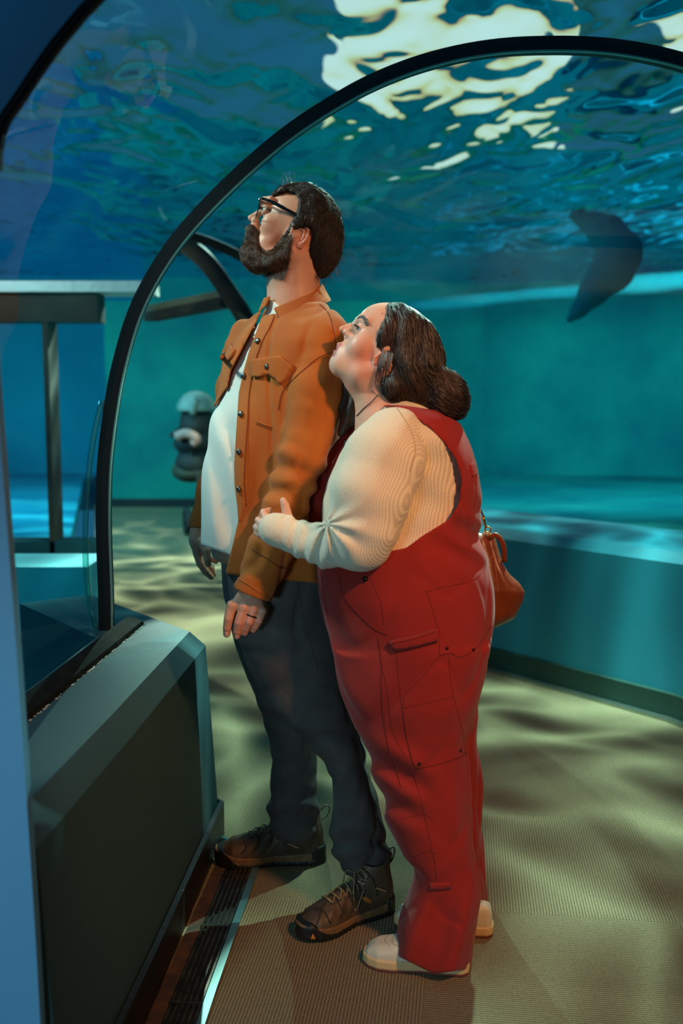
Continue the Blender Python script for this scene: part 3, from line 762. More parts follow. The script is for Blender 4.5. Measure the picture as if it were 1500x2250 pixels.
# ---- head
def man_head(p):
    d = q.ell(p, 668, 492, 0, (75, 76, 64))
    d = smin(d, q.ell(p, 636, 470, 0, (50, 49, 53), 20), 16 * q.s)
    d = smin(d, q.ell(p, 612, 508, 0, (37, 62, 47), -22), 14 * q.s)
    d = smin(d, q.ell(p, 585, 545, 0, (30, 34, 38), -20), 14 * q.s)
    for s in (-1, 1):
        d = smin(d, q.chain(p, [(560, 560, s * 12, 19), (605, 577, s * 34, 20), (642, 562, s * 46, 19), (650, 530, s * 50, 16)]), 14 * q.s)
        d = smin(d, q.ell(p, 597, 496, s * 30, (20, 24, 18), -20), 10 * q.s)        # cheek
        d = smin(d, q.chain(p, [(578, 452, s * 8, 6), (583, 447, s * 26, 8), (598, 446, s * 42, 7)]), 9 * q.s)   # brow
    d = smin(d, q.ell(p, 556, 562, 0, (20, 22, 22)), 12 * q.s)
    d = smin(d, q.ell(p, 557, 510, 0, (15, 22, 22), -20), 10 * q.s)                  # muzzle
    d = smin(d, q.chain(p, [(582, 460, 0, 6), (566, 471, 0, 6.5), (552, 479, 0, 7.3)], 4), 6 * q.s)
    for s in (-1, 1):
        d = smin(d, q.ell(p, 561, 486, s * 9, (9, 7.5, 6.5), 30), 4 * q.s)
        d = smax(d, -q.ell(p, 557, 492.5, s * 6.5, (5.5, 3, 3.4), 20), 2 * q.s)
    for s in (-1, 1):
        d = smax(d, -q.ell(p, 573, 467, s * 31, (11, 12, 14)), 9 * q.s)            # socket
        d = smin(d, q.ell(p, 588, 468, s * 30, (13.6, 13.6, 14)), 2.5 * q.s)        # lids
        d = smax(d, -q.ell(p, 577, 467.5, s * 30, (16, 5.0, 15), 12), 1.5 * q.s)
    d = smin(d, q.ell(p, 547, 514, 0, (7, 4.2, 15), -12), 3 * q.s); d = smin(d, q.ell(p, 546, 525, 0, (7, 5, 14), -12), 3 * q.s)
    d = smax(d, -q.ell(p, 540, 519, 0, (9, 1.6, 16), -15), 1.5 * q.s)
    neck = q.chain(p, [(662, 545, 0, 52), (645, 610, 0, 54), (650, 690, 0, 60)], 10)
    neck = smin(neck, q.chain(p, [(606, 618, 0, 17), (604, 650, 0, 15)], 5), 12 * q.s)
    neck = smin(neck, q.chain(p, [(664, 570, -40, 14), (625, 680, -22, 13)], 5), 14 * q.s)   # neck cord
    d = smin(d, neck, 14 * q.s)
    d = smin(d, ear_sdf(p, q, 661, 526, -61, 21, 24, -12, -1), 3 * q.s)
    d = smin(d, ear_sdf(p, q, 661, 526, 61, 21, 24, -12, 1), 3 * q.s)
    return d
lo = q(500, 720, -90); hi = q(770, 380, 90)
Vh, Qh = surf(man_head, lo, hi, 0.0017)
bh = bvh_of(Vh, Qh)
# ---- hands
def hand_sdf(p, palm, fingers, k=0.006):
    d = palm(p)
    for f in fingers: d = smin(d, chain(p, f, 0.0015), k)
    return d
def W3(x, y, Y): return P(x, y, Y)
NY = 2.262
def near_hand(p):
    s = NY / F
    fingers = [
        [(W3(509, 1330, NY + .004), 12.0 * s), (W3(502, 1359, NY - .004), 10.6 * s), (W3(499, 1379, NY - .001), 9.6 * s), (W3(498, 1393, NY + .004), 8.2 * s)],
        [(W3(535, 1336, NY - .002), 12.0 * s), (W3(525, 1368, NY - .010), 10.8 * s), (W3(521, 1386, NY - .004), 9.8 * s), (W3(520, 1397, NY + .003), 8.4 * s)],
        [(W3(557, 1339, NY - .002), 11.5 * s), (W3(547, 1366, NY - .008), 10.2 * s), (W3(540, 1380, NY + .000), 9.3 * s), (W3(537, 1390, NY + .006), 8.0 * s)],
        [(W3(576, 1342, NY + .002), 10.5 * s), (W3(568, 1364, NY - .002), 9.0 * s), (W3(561, 1376, NY + .004), 8.2 * s), (W3(556, 1384, NY + .009), 7.2 * s)],
        [(W3(530, 1310, NY + .030), 12 * s), (W3(512, 1335, NY + .045), 11 * s), (W3(508, 1362, NY + .045), 8.5 * s)]]
    d = chain(p, [(W3(563, 1270, NY + .012), 25 * s), (W3(550, 1305, NY + .010), 24 * s)], 0.01)
    for a, r in ((W3(517, 1330, NY + .006), 13), (W3(538, 1333, NY + .002), 14), (W3(558, 1337, NY + .003), 14), (W3(572, 1341, NY + .007), 12)):
        d = smin(d, cone(p, W3(552, 1296, NY + .010), a, 20 * s, r * s), 0.008)
    for f in fingers: d = smin(d, chain(p, f, 0.001), 0.0035)
    for (x, y, Yk) in ((509, 1331, -.009), (535, 1336, -.014), (557, 1340, -.013), (576, 1343, -.008)):
        d = smin(d, ell(p, W3(x, y, NY + Yk + .004), (.008, .006, .008)), 0.006)
    return d
def far_hand(p):
    Y = 2.72; s = Y / F
    d = chain(p, [(W3(436, 1150, Y + .01), 17 * s), (W3(433, 1185, Y), 19 * s)], 0.01)
    d = smin(d, ell(p, W3(437, 1198, Y), (17 * s, .022, 24 * s)), 0.012)
    for f in ([(433, 1215, .0, 10), (440, 1238, -.004, 9), (452, 1256, -.004, 8), (464, 1268, 0, 6.5)],
              [(440, 1215, .02, 10), (452, 1236, .02, 9), (464, 1250, .02, 8), (469, 1262, .02, 6.5)],
              [(446, 1212, .035, 9), (462, 1226, .035, 8), (474, 1232, .03, 7)],
              [(450, 1205, .05, 8), (466, 1214, .05, 7.5), (480, 1221, .05, 6.5)],
              [(443, 1190, -.02, 10), (453, 1210, -.032, 9.5), (456, 1228, -.034, 8.8), (457, 1239, -.032, 7.4)]):
        d = smin(d, chain(p, [(W3(x, y, Y + dy), r * s) for x, y, dy, r in f], 0.002), 0.005)
    return d
Vn, Qn = surf(near_hand, P(480, 1420, NY - .06), P(610, 1240, NY + .09), 0.0015)
Vf, Qf = surf(far_hand, P(405, 1290, 2.65), P(500, 1130, 2.82), 0.0018)
# ---- trunk and limbs under the clothes
def man_core(p):
    S = [q.sec(y, xl + 22, xr - 22, ry - .035, YAW) for y, xl, xr, ry in TEE]
    d = stack(p, S, 0.03)
    d = smin(d, chain(p, [(q(650, 660), 0.05), (q(650, 740), 0.05)]), 0.03)
    d = smin(d, chain(p, [(P(700, 760, 2.40), .04), (P(690, 870, 2.34), .04), (P(650, 1030, 2.30), .032), (P(602, 1190, 2.28), .028), (P(562, 1275, NY + .01), .026)]), 0.03)
    d = smin(d, chain(p, [(P(560, 780, 2.62), .04), (P(522, 880, 2.74), .034), (P(496, 1010, 2.76), .028), (P(436, 1155, 2.73), .024)]), 0.03)
    d = smin(d, chain(p, [(P(590, 1240, 2.58), .07), (P(640, 1540, 2.62), .042), (P(650, 1800, 2.70), .03), (P(660, 1850, 2.72), .032)]), 0.03)
    d = smin(d, chain(p, [(P(630, 1240, 2.46), .07), (P(730, 1575, 2.43), .036), (P(796, 1850, 2.43), .03), (P(800, 1920, 2.43), .032)]), 0.03)
    return d
TEE = [(684, 598, 710, .08), (708, 570, 730, .11), (745, 532, 743, .16), (800, 503, 748, .185), (870, 482, 748, .185), (920, 464, 746, .18), (980, 452, 742, .18), (1040, 444, 738, .18),
       (1100, 441, 735, .18), (1180, 439, 735, .18), (1230, 441, 733, .175)]
Vc, Qc = surf(man_core, Vector((-0.46, 2.1, 0.05)), Vector((0.15, 2.95, 1.65)), 0.008)
V, Q = cat_mesh([(Vh, Qh), (Vn, Qn), (Vf, Qf), (Vc, Qc)])
body = np_mesh('body', V, Q, M_skin, man)
paint(body, V, skin_m, [
    (lambda x, y, V: 0.55 * soft(x, y, 662, 528, 26), hexc(214, 116, 92)),
    (lambda x, y, V: 0.35 * soft(x, y, 548, 480, 11), hexc(214, 120, 100)),
    (lambda x, y, V: 0.30 * soft(x, y, 600, 512, 22), hexc(214, 122, 98)),
    (lambda x, y, V: (np.abs(y - 519 - (x - 545) * .2) < 9) * (x < 553) * 0.8 * (y > 508), hexc(196, 110, 100)),
    (lambda x, y, V: 0.35 * (y > 1320) * (x > 480) * (x < 600) * soft(x, y, 530, 1385, 38), hexc(206, 106, 82)),
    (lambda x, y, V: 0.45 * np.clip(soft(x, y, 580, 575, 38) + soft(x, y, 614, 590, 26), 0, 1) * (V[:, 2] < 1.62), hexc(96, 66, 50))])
# ---- nails and ring
M_nail = mat('fingernail', hexc(226, 170, 150), 0.25)
bn = bvh_of(Vn, Qn); bf = bvh_of(Vf, Qf)
for (x, y, b, r) in ((497.5, 1395, bn, 5.2), (520, 1400.5, bn, 4.4)):
    patch(b, [(x + r * math.cos(t), y + r * 1.15 * math.sin(t)) for t in np.linspace(0, 6.28, 11)[:-1]], .0004, 'fingernail', M_nail, man, step=2, lift=.0002)
M_ring = mat('dark_metal_ring', hexc(44, 42, 36), 0.25, 0.9)
ring = MB(); ring.torus(P(552, 1353.5, NY - .003), 12.6 * NY / F, .0018, axis=(P(557, 1339, NY) - P(547, 1366, NY - .006)), n=28, k=8); ring.build('ring', M_ring, man, smooth=True)
# ---- eyes
M_white = mat('eye_white', hexc(196, 188, 178), 0.2); M_iris = mat('iris', hexc(70, 82, 66), 0.1); M_pupil = mat('pupil', hexc(8, 8, 8), 0.05)
def eye(qq, x, y, w, r, gaze, parent):
    c = qq(x, y, w); g = Vector(gaze).normalized(); r = r * qq.s
    e = MB().lathe([(r * math.sin(a), -r * math.cos(a)) for a in np.linspace(0.02, 3.12, 18)], c, g, 24).build('eye', M_white, parent, smooth=True)
    MB().lathe([(r * .46, r * .885), (r * .40, r * .93), (r * .22, r * .99), (0.0001, r * 1.005)], c, g, 20).build('iris', M_iris, e, smooth=True)
    MB().lathe([(r * .20, r * .985), (r * .12, r * 1.02), (0.0001, r * 1.03)], c, g, 16).build('pupil', M_pupil, e, smooth=True)
for s in (-1, 1): eye(q, 588.5, 468, s * 30, 11.6, (-0.86, -0.44, 0.30), man)
# ---- hair
M_hair = mat('dark_brown_hair', hexc(32, 23, 17), 0.6, spec=0.25, noise=(60, 3, hexc(52, 37, 26), .25), bump=[('noise', 120, 0.8, 0.002)])
M_hairs = mat('dark_brown_strands', hexc(30, 21, 15), 0.38, spec=0.8, noise=(130, 2, hexc(74, 54, 36), .2))
HP = [(588, 440), (594, 424), (612, 408), (640, 396), (680, 400), (722, 424), (748, 462), (760, 510), (757, 556), (742, 588), (718, 612), (703, 622), (688, 606), (672, 580), (676, 552),
      (690, 520), (682, 502), (664, 499), (648, 505), (641, 516), (635, 530), (631, 548), (607, 546), (612, 529), (625, 512), (634, 498), (642, 483), (652, 460), (656, 440), (650, 424), (632, 420), (606, 428)]
def man_hair(p):
    x, y = proj(p)
    d = q.ell(p, 672, 489, 0, (80, 85, 73)); d = smin(d, q.ell(p, 640, 462, 0, (58, 56, 60), 20), 14 * q.s)
    d = smin(d, q.ell(p, 712, 545, 0, (42, 64, 58), -10), 20 * q.s)
    d = smin(d, q.ell(p, 650, 520, 0, (36, 46, 60)), 8 * q.s); d = smin(d, q.ell(p, 636, 514, 0, (24, 50, 61), 20), 6 * q.s)
    d = d - 0.0036 * wob(p, 34, 3, 5, (1, 1, .55)) - 0.0022 * wob(p, 85, 4, 5, (1, 1, .4))
    return smax(d, poly2(x, y, HP) * q.s + .0022 * wob(p, 60, 78), 10 * q.s)
Va, Qa = surf(man_hair, q(560, 650, -100), q(780, 380, 100), 0.0028)
hair = np_mesh('hair', Va, Qa, M_hair, man)
ba = bvh_of(Va, Qa)
def inpoly(x, y, poly):
    c = False
    for i in range(len(poly)):
        (ax, ay), (bx, by) = poly[i], poly[i - 1]
        if (ay > y) != (by > y) and x < (bx - ax) * (y - ay) / (by - ay) + ax: c = not c
    return c
def groom(bv, poly, flow, n, length, lift, seed, step=5.0, out=0.35, default=2.4, wig=0.35, maxz=0.12, clump=None):
    """strands laid over a surface following flow(x, y) -> image direction"""
    R = random.Random(seed); x0 = min(a for a, b in poly); x1 = max(a for a, b in poly); y0 = min(b for a, b in poly); y1 = max(b for a, b in poly)
    paths = []; tries = 0
    while len(paths) < n and tries < n * 12:
        tries += 1
        x, y = R.uniform(x0, x1), R.uniform(y0, y1)
        if not inpoly(x, y, poly): continue
        L = length * R.uniform(0.5, 1.2); k = max(3, int(L / step)); pts = []; ph = R.uniform(0, 6.28); a0 = R.gauss(0, wig); prev = None
        for i in range(k + 1):
            t = i / k
            a, nn = on(bv, x, y, (lift * (0.2 + t) + out * 0.003 * t * t * R.uniform(.5, 1.2)), None)
            if a is None: break
            if prev is not None and (a - prev).length > 0.02:
                e = pts[-1] + (pts[-1] - pts[-2]) * 0.9 if len(pts) > 1 else pts[-1]
                if R.random() < 0.5: pts.append(e)
                break
            pts.append(a); prev = a
            fx, fy = flow(x, y); an = math.atan2(fy, fx) + a0 * (0.4 + t * 0.6) + 0.15 * math.sin(ph + t * 5)
            x += math.cos(an) * step; y += math.sin(an) * step
        if len(pts) > 2: paths.append(pts)
    return paths
def flow_man(x, y):
    # sweeps back over the crown and down the nape
    dx, dy = x - 650, y - 500; r = math.hypot(dx, dy) + 1e-6
    tx, ty = -dy / r, dx / r      # clockwise on screen
    if y < 520 and x < 660: tx, ty = 0.85, -0.25 if x < 640 else 0.1
    return tx, ty + (0.5 if y > 480 else 0.1)
hp_in = [(594, 436), (600, 420), (640, 402), (680, 405), (720, 430), (744, 465), (752, 510), (748, 556), (735, 584), (712, 604), (690, 596), (678, 575), (680, 552), (694, 520), (684, 498), (664, 496), (646, 503), (634, 528), (626, 540), (612, 540), (628, 512), (646, 482), (658, 460), (660, 440), (654, 424), (632, 416), (606, 426)]
pa = groom(ba, hp_in, flow_man, 3200, 46, .0028, 5, default=2.45)
# wisps standing off the crown
R = random.Random(11)
for i in range(9):
    b = q(R.uniform(618, 668), R.uniform(404, 415), R.uniform(-14, 14)); up = R.uniform(14, 34); lean = R.uniform(-1.0, 0.2)
    pa.append([b + Vector(((-t * lean * .0 + lean * t * t) * up * q.s * .8, 0, up * q.s * t)) for t in np.linspace(0, 1, 6)])
for (ox, x1, y1) in ((655, 622, 378), (650, 636, 376), (660, 640, 388), (645, 600, 402)):
    a = q(ox, 412, -4); c = q(x1, y1, -6); mid = (a + c) / 2 + Vector((-.006, 0, -.004)); pa.append(spline([a, mid, c], 5))
for i in range(70):
    x, y = R.choice([(704, 616), (718, 606), (695, 610), (736, 590), (748, 560), (753, 520), (690, 600)]); x += R.uniform(-8, 8); y += R.uniform(-8, 4); w = R.uniform(-45, 20)
    b = q(x, y, w); L = R.uniform(8, 20) * q.s; pa.append([b + Vector((L * t * R.uniform(-.1, .6), 0, -L * t)) for t in (0, .4, .8, 1)])
strands('hair_strands', pa, .00085, M_hairs, hair)
pl_ = groom(ba, hp_in, flow_man, 420, 48, .0030, 77, 5.5, out=0.4, wig=.28)
strands('hair_locks', pl_, .0026, M_hair, hair, sides=5, tip=.05)
# ---- beard
M_beard = mat('dark_beard', hexc(40, 28, 20), 0.6, noise=(70, 3, hexc(72, 48, 30), .25), bump=[('noise', 200, 1.0, 0.003)])
M_beards = mat('beard_strands', hexc(40, 28, 19), 0.55, noise=(110, 2, hexc(104, 72, 46), .2))
BP = [(550, 491), (538, 501), (541, 511), (534, 524), (527, 538), (525, 554), (532, 579), (546, 595), (562, 605), (578, 602), (592, 597), (610, 603), (622, 606), (632, 580), (636, 545), (640, 512), (628, 516), (616, 532),
      (606, 552), (590, 562), (575, 552), (567, 535), (566, 512), (560, 499)]
def man_beard(p):
    x, y = proj(p)
    d = man_head_lite(p) - (1.8 + 4.2 * np.clip((585 - x) / 45, 0, 1) + 1.5 * np.clip((y - 565) / 20, 0, 1)) * q.s
    d = smin(d, q.ell(p, 556, 566, 0, (31, 36, 32), -10), 10 * q.s)
    d = smin(d, q.ell(p, 549, 503, 0, (11, 9, 22), -20), 5 * q.s)
    d = smin(d, q.ell(p, 590, 583, 0, (38, 20, 40), 8), 12 * q.s)
    d = d - 0.0016 * wob(p, 70, 9, 5) - 0.001 * wob(p, 160, 10, 5)
    d = smax(d, -q.ell(p, 540, 519, 0, (12, 6.5, 17), -15), 2 * q.s)
    return smax(d, poly2(x, y, BP) * q.s + .0016 * wob(p, 90, 77), 4 * q.s)
def man_head_lite(p):
    d = q.ell(p, 612, 508, 0, (37, 62, 47), -22)
    d = smin(d, q.ell(p, 585, 545, 0, (30, 34, 38), -20), 14 * q.s)
    for s in (-1, 1): d = smin(d, q.chain(p, [(560, 560, s * 12, 19), (605, 577, s * 34, 20), (642, 562, s * 46, 19), (650, 530, s * 50, 16)]), 14 * q.s)
    return smin(d, q.ell(p, 557, 510, 0, (15, 22, 22), -20), 10 * q.s)
Vb, Qb = surf(man_beard, q(510, 620, -80), q(660, 480, 80), 0.0024)
beard = np_mesh('beard', Vb, Qb, M_beard, man)
bb = bvh_of(np.concatenate([Vb, Vh]), np.concatenate([Qb, Qh + len(Vb)]))
def flow_beard(x, y): return (-0.45 if x < 575 else 0.1, 1.0)
BP2 = [(545, 488), (535, 500), (540, 512), (530, 530), (523, 554), (530, 582), (546, 598), (562, 607), (592, 600), (622, 608), (633, 580), (638, 540), (642, 512), (622, 518), (606, 534), (596, 548), (580, 548), (570, 535), (569, 512), (562, 496)]
pb = groom(bb, BP2, flow_beard, 4200, 15, .0018, 21, step=3.5, out=0.8, wig=0.5, default=2.45)
strands('beard_strands', pb, .0006, M_beards, beard)
# eyebrows and lashes
for s in (-1, 1):
    eb = []
    for i in range(90):
        t = R.random(); x = 578 + 22 * t; y = 454 - 8 * math.sin(t * 2.2) + R.uniform(-2, 2); w = s * (16 + 26 * t)
        b = q(x - 3, y, w); eb.append([b, b + Vector((3 * q.s, s * 3 * q.s, 2.4 * q.s)), b + Vector((7 * q.s, s * 6 * q.s, 3 * q.s))])
    strands('eyebrow', eb, .0006, M_hairs, man); eb = []
    for i in range(26):
        t = i / 25; w = s * (19 + 22 * t); b = q(576 + 4 * abs(t - .4), 463, w); eb.append([b, b + Vector((-3 * q.s, 0, .5 * q.s)), b + Vector((-5 * q.s, 0, 3 * q.s))])
    strands('eyelashes', eb, .0003, M_hairs, man)
# ---- glasses
gl = empty('glasses', q(577, 460), 'dark rectangular eyeglasses worn by the bearded person', 'glasses')
M_gf = mat('black_glasses_frame', hexc(14, 13, 12), 0.2); M_lens = acrylic_mat('lens', (0.94, 0.97, 0.96), 0.05)
for s in (-1, 1):
    arm = spline([q(578, 448, s * 62), q(600, 456, s * 66), q(628, 471, s * 68), q(652, 484, s * 68), q(664, 498, s * 67)], 5)
    MB().tube(arm, [.0030] * 6 + [.0042] * 5 + [.0036] * (len(arm) - 11), 8, flat=1.0).build('temple_arm', M_gf, gl, smooth=True)
    top = spline([q(570, 458, s * 8), q(571.5, 449, s * 14), q(573, 446.5, s * 34), q(578, 447.5, s * 60)], 5)
    MB().tube(top, .0024, 8).build('brow_bar', M_gf, gl, smooth=True)
    rim = [(571.5, 450, 13), (572, 448.5, 36), (577, 449.5, 59), (572, 472, 58), (567, 482, 48), (564, 485, 30), (564, 480, 17), (567.5, 466, 11)]
    rp2 = spline([q(x, y, s * w) for x, y, w in rim] + [q(rim[0][0], rim[0][1], s * rim[0][2])], 4)
    MB().tube(rp2, .0009, 6).build('rim', M_gf, gl, smooth=True)
    c = sum(rp2[:-1], Vector()) / (len(rp2) - 1); n_ = len(rp2) - 1
    MB().add([c + Vector((-.001, 0, 0))] + rp2[:-1], [(0, 1 + i, 1 + (i + 1) % n_) for i in range(n_)]).build('lens', M_lens, gl, smooth=True)
MB().tube(spline([q(570, 458, -8), q(568, 457, 0), q(570, 458, 8)], 4), .0018, 8).build('bridge', M_gf, gl, smooth=True)
MB().box(q(590, 451, -69.5), (.008, .0008, .0035), M=Matrix.Rotation(math.radians(22), 3, 'Y')).build('temple_badge', mat('steel_badge', hexc(150, 145, 130), .25, .9), gl)
# ---- tee shirt
M_tee = mat('white_cotton_tee', hexc(222, 220, 206), 0.85, bump=[('noise', 500, 0.15, 0.0006)])
def folds_tee(p):
    # soft diagonal drapes from the chest down to the far hem
    x, y = proj(p); u = (x - 440) * 0.90 - (y - 900) * 0.30
    f = np.sin(u / 10.5 + 0.7 * np.sin(y / 60)) * np.clip((y - 850) / 120, 0, 1) * np.clip((1235 - y) / 80, 0.25, 1)
    return 0.0065 * f * np.clip((x - 440) / 30, 0.25, 1) + 0.002 * wob(p, 16, 31)
def man_tee(p):
    S = [q.sec(y, xl, xr, ry, YAW) for y, xl, xr, ry in TEE]; x, y = proj(p)
    d = stack(p, S, 0.006) - folds_tee(p)
    col = q.chain(p, [(642, 650, 0, 57), (650, 700, 0, 62), (650, 730, 0, 76)], 10)
    d = smin(d, col, 0.02)
    d = smax(d, (657 + np.maximum(0, x - 597) * 0.9 - y) * q.s, 0.003)
    return smax(d, (y - (1197 + (x - 440) * 0.36)) * q.s, 0.006)
Vt, Qt = surf(man_tee, Vector((-0.42, 2.2, .8)), Vector((.1, 2.85, 1.6)), 0.0035)
tee = np_mesh('tee_shirt', Vt, Qt, M_tee, man)
bt = bvh_of(Vt, Qt)
seam(bt, [(449, 1192), (470, 1200), (496, 1209)], .0006, 'hem_stitch', M_tee, tee)
# ---- overshirt
M_os = mat('rust_orange_overshirt', hexc(182, 98, 22), 0.9, noise=(9, 4, hexc(164, 80, 16), .3), bump=[('noise', 600, 0.25, 0.0008)], sheen=0.08)
OPEN = [(593, 655), (577, 690), (562, 731), (546, 774), (534, 818), (524, 864), (521, 911), (518, 958), (514, 1020), (515, 1066), (521, 1113), (523, 1145), (510, 1200), (497, 1252), (494, 1300), (380, 1300), (380, 1100),
        (430, 940), (474, 890), (482, 876), (500, 852), (507, 816), (524, 783), (549, 734), (573, 688), (588, 650)]
SH = [(684, 584, 716, .09), (702, 562, 732, .12), (724, 535, 750, .16), (760, 502, 760, .205), (800, 488, 762, .21), (870, 474, 762, .21), (920, 462, 760, .205), (980, 450, 757, .205), (1040, 446, 752, .205),
      (1100, 446, 750, .205), (1180, 452, 748, .205), (1250, 462, 746, .205), (1275, 466, 744, .20)]
SL = [(P(714, 752, 2.375), 62), (P(694, 860, 2.335), 66), (P(662, 1000, 2.30), 57), (P(634, 1095, 2.285), 47), (P(597, 1200, 2.275), 50), (P(556, 1306, 2.265), 46)]
SLn = (SL[-1][0] - SL[-2][0]).normalized()
PLK = [(592, 676), (606, 680), (596, 712), (576, 752), (560, 800), (549, 860), (545, 930), (540, 1000), (538, 1060), (541, 1112), (530, 1146), (500, 1150), (500, 900), (540, 740)]
def man_os(p):
    x, y = proj(p)
    S = [q.sec(a, b, c, r, YAW, dY=-0.005) for a, b, c, r in SH]
    d = stack(p, S, 0.012)
    # yoke over both shoulders
    d = smin(d, chain(p, [(P(545, 742, 2.63), .050), (P(585, 724, 2.57), .045), (P(650, 726, 2.50), .050), (P(702, 734, 2.42), .056), (P(716, 754, 2.38), .066)], .03), 0.035)
    fold = 0.0070 * wob(p, 9, 41, 5, (1, 1, .45)) + 0.0022 * wob(p, 26, 42, 5, (1, 1, .5)) - 0.006 * crease(p, 7, 50, (1.3, 1, .4), .15)
    # long vertical drapes in the skirt of the shirt
    fold = fold + 0.0095 * np.sin((x - 500) / 14.0 + 0.8 * np.sin(y / 90)) * np.clip((y - 860) / 200, 0, 1)
    d = smin(d - fold, stack(p, [q.sec(a_, b_ + 4, c_, e_, YAW) for a_, b_, c_, e_ in TEE] + [q.sec(1275, 452, 735, .175, YAW)], .006) - 0.012, .008)
    lat = (p[..., 0] - q(600, 900).x) * lft.x + (p[..., 1] - q.Y) * lft.y
    op = smax(poly2(x, y, OPEN) * q.s, (-0.20 - lat), 0.004)
    pk = poly2(x, y, PLK); d = d - .0026 * np.clip(-pk / 2.5, 0, 1)
    d = smax(d, -op, 0.003)
    d = smax(d, (y - (1262 + (x - 500) * 0.10)) * q.s, 0.004)
    # sleeves
    c = None
    for (a, ra), (b, rb) in zip(SL[:-1], SL[1:]):
        e = cone(p, a, b, ra * 2.3 / F, rb * 2.3 / F); c = e if c is None else smin(c, e, 0.012)
    t = (p - npv(SL[0][0])) @ npv((SL[-1][0] - SL[0][0]).normalized())
    sf = 0.0050 * wob(p, 10, 44, 5, (1, 1, .8)) - 0.0065 * crease(p, 9, 49, (1.2, 1, .7), .16) + 0.0015 * wob(p, 34, 45, 5)
    bend = 0.006 * np.sin(t * 2 * np.pi / 0.055 + 1.5 * wob(p, 8, 46)) * np.exp(-((t - .34) / .07) ** 2)
    c = c - sf - bend
    c = smax(c, (p - npv(SL[-1][0])) @ npv(SLn), 0.003)
    d = smin(d, c, 0.008)
    c2 = chain(p, [(P(545, 770, 2.64), .06), (P(522, 860, 2.74), .056), (P(502, 980, 2.76), .048), (P(462, 1085, 2.75), .038), (P(440, 1164, 2.735), .033)], .02) - 0.005 * wob(p, 18, 48)
    c2 = smax(c2, (y - 1160) * q.s, .003)
    d = smin(d, c2, 0.008)
    # hollow collar ring
    return smax(d, -q.chain(p, [(640, 600, 0, 56), (648, 632, 0, 59), (652, 690, 0, 76)], 6), 0.004)
Vo, Qo = surf(man_os, Vector((-0.45, 2.12, .78)), Vector((.12, 2.9, 1.62)), 0.0036)
osh = np_mesh('overshirt', Vo, Qo, M_os, man)
bo = bvh_of(Vo, Qo)
M_snap = mat('dull_metal_snap', hexc(110, 112, 104), 0.3, 0.9)
M_stitch = mat('dark_rust_stitching', hexc(116, 52, 14), 0.9)
# collar: near leaf, far leaf and stand
def loft(rows, name, m, parent, thick=0.0035, **k):
    """rows of points -> a bent sheet with real thickness"""
    A = [[Vector(p) for p in r] for r in rows]; n = len(A[0]); mrows = len(A); V = [p for r in A for p in r]
    Fc = [(i * n + j, i * n + j + 1, (i + 1) * n + j + 1, (i + 1) * n + j) for i in range(mrows - 1) for j in range(n - 1)]
    o = mesh(name, V, Fc, m, parent, **k); md = o.modifiers.new('t', 'SOLIDIFY'); md.thickness = thick; md.offset = 0
    sb = o.modifiers.new('s', 'SUBSURF'); sb.levels = sb.render_levels = 2; return o
def collar_leaf(poly, side):
    def f(p):
        x, y = proj(p)
        d = np.abs(cone(p, q(648, 628, 0), q(654, 716, 0), 57 * q.s, 97 * q.s) + 0.0015 * wob(p, 20, 47)) - 0.0028
        d = smax(d, poly2(x, y, poly) * q.s, .002)
        return smax(d, (p[..., 1] - q.Y) * side - .05, .002)
    return f
def inner_stand(p):
    x, y = proj(p)
    d = np.abs(cone(p, q(648, 628, 0), q(650, 690, 0), 55.5 * q.s, 62 * q.s)) - 0.002
    return smax(d, poly2(x, y, [(594, 664), (632, 662), (698, 632), (716, 616), (700, 606), (660, 622), (600, 640), (588, 650), (580, 672), (590, 700), (720, 700), (730, 640), (716, 616), (698, 632), (632, 664)][:9] + [(720, 700), (724, 632)]) * q.s, .002)
lw, hg = q(520, 740, -110), q(760, 600, 110)
c1 = surf(collar_leaf([(601, 677), (632, 664), (680, 643), (703, 628), (716, 617), (726, 628), (727, 661), (697, 676), (658, 695), (619, 718)], 1), lw, hg, .0022)
c2_ = surf(collar_leaf([(594, 650), (574, 656), (556, 667), (549, 684), (560, 694), (580, 676), (596, 662)], -1), lw, hg, .0022)
cv, cq = cat_mesh([c1, c2_]); np_mesh('collar', *c1, M_os, osh); np_mesh('collar', *c2_, M_os, osh)
bcol = bvh_of(*c1)
seam(bcol, [(606, 682), (622, 711), (658, 689), (697, 670), (722, 657)], .0007, 'collar_stitch', M_stitch, osh, lift=.0003)
if True: seam(bo, [(606, 684), (594, 716), (574, 756), (559, 802), (548, 862), (544, 930), (539, 1000), (537, 1060), (541, 1112)], .0008, 'placket_stitch', M_stitch, osh, lift=.001)
for (x, y) in ((567, 750), (536, 826), (530, 910), (526, 993), (526, 1075)):
    a, nn = on(bo, x, y, .0036)
    MB().lathe([(.0001, .0032), (.0045, .0030), (.0066, .0018), (.0070, 0), (.0070, -.003)], a, nn, 18).build('snap', M_snap, osh, smooth=True)
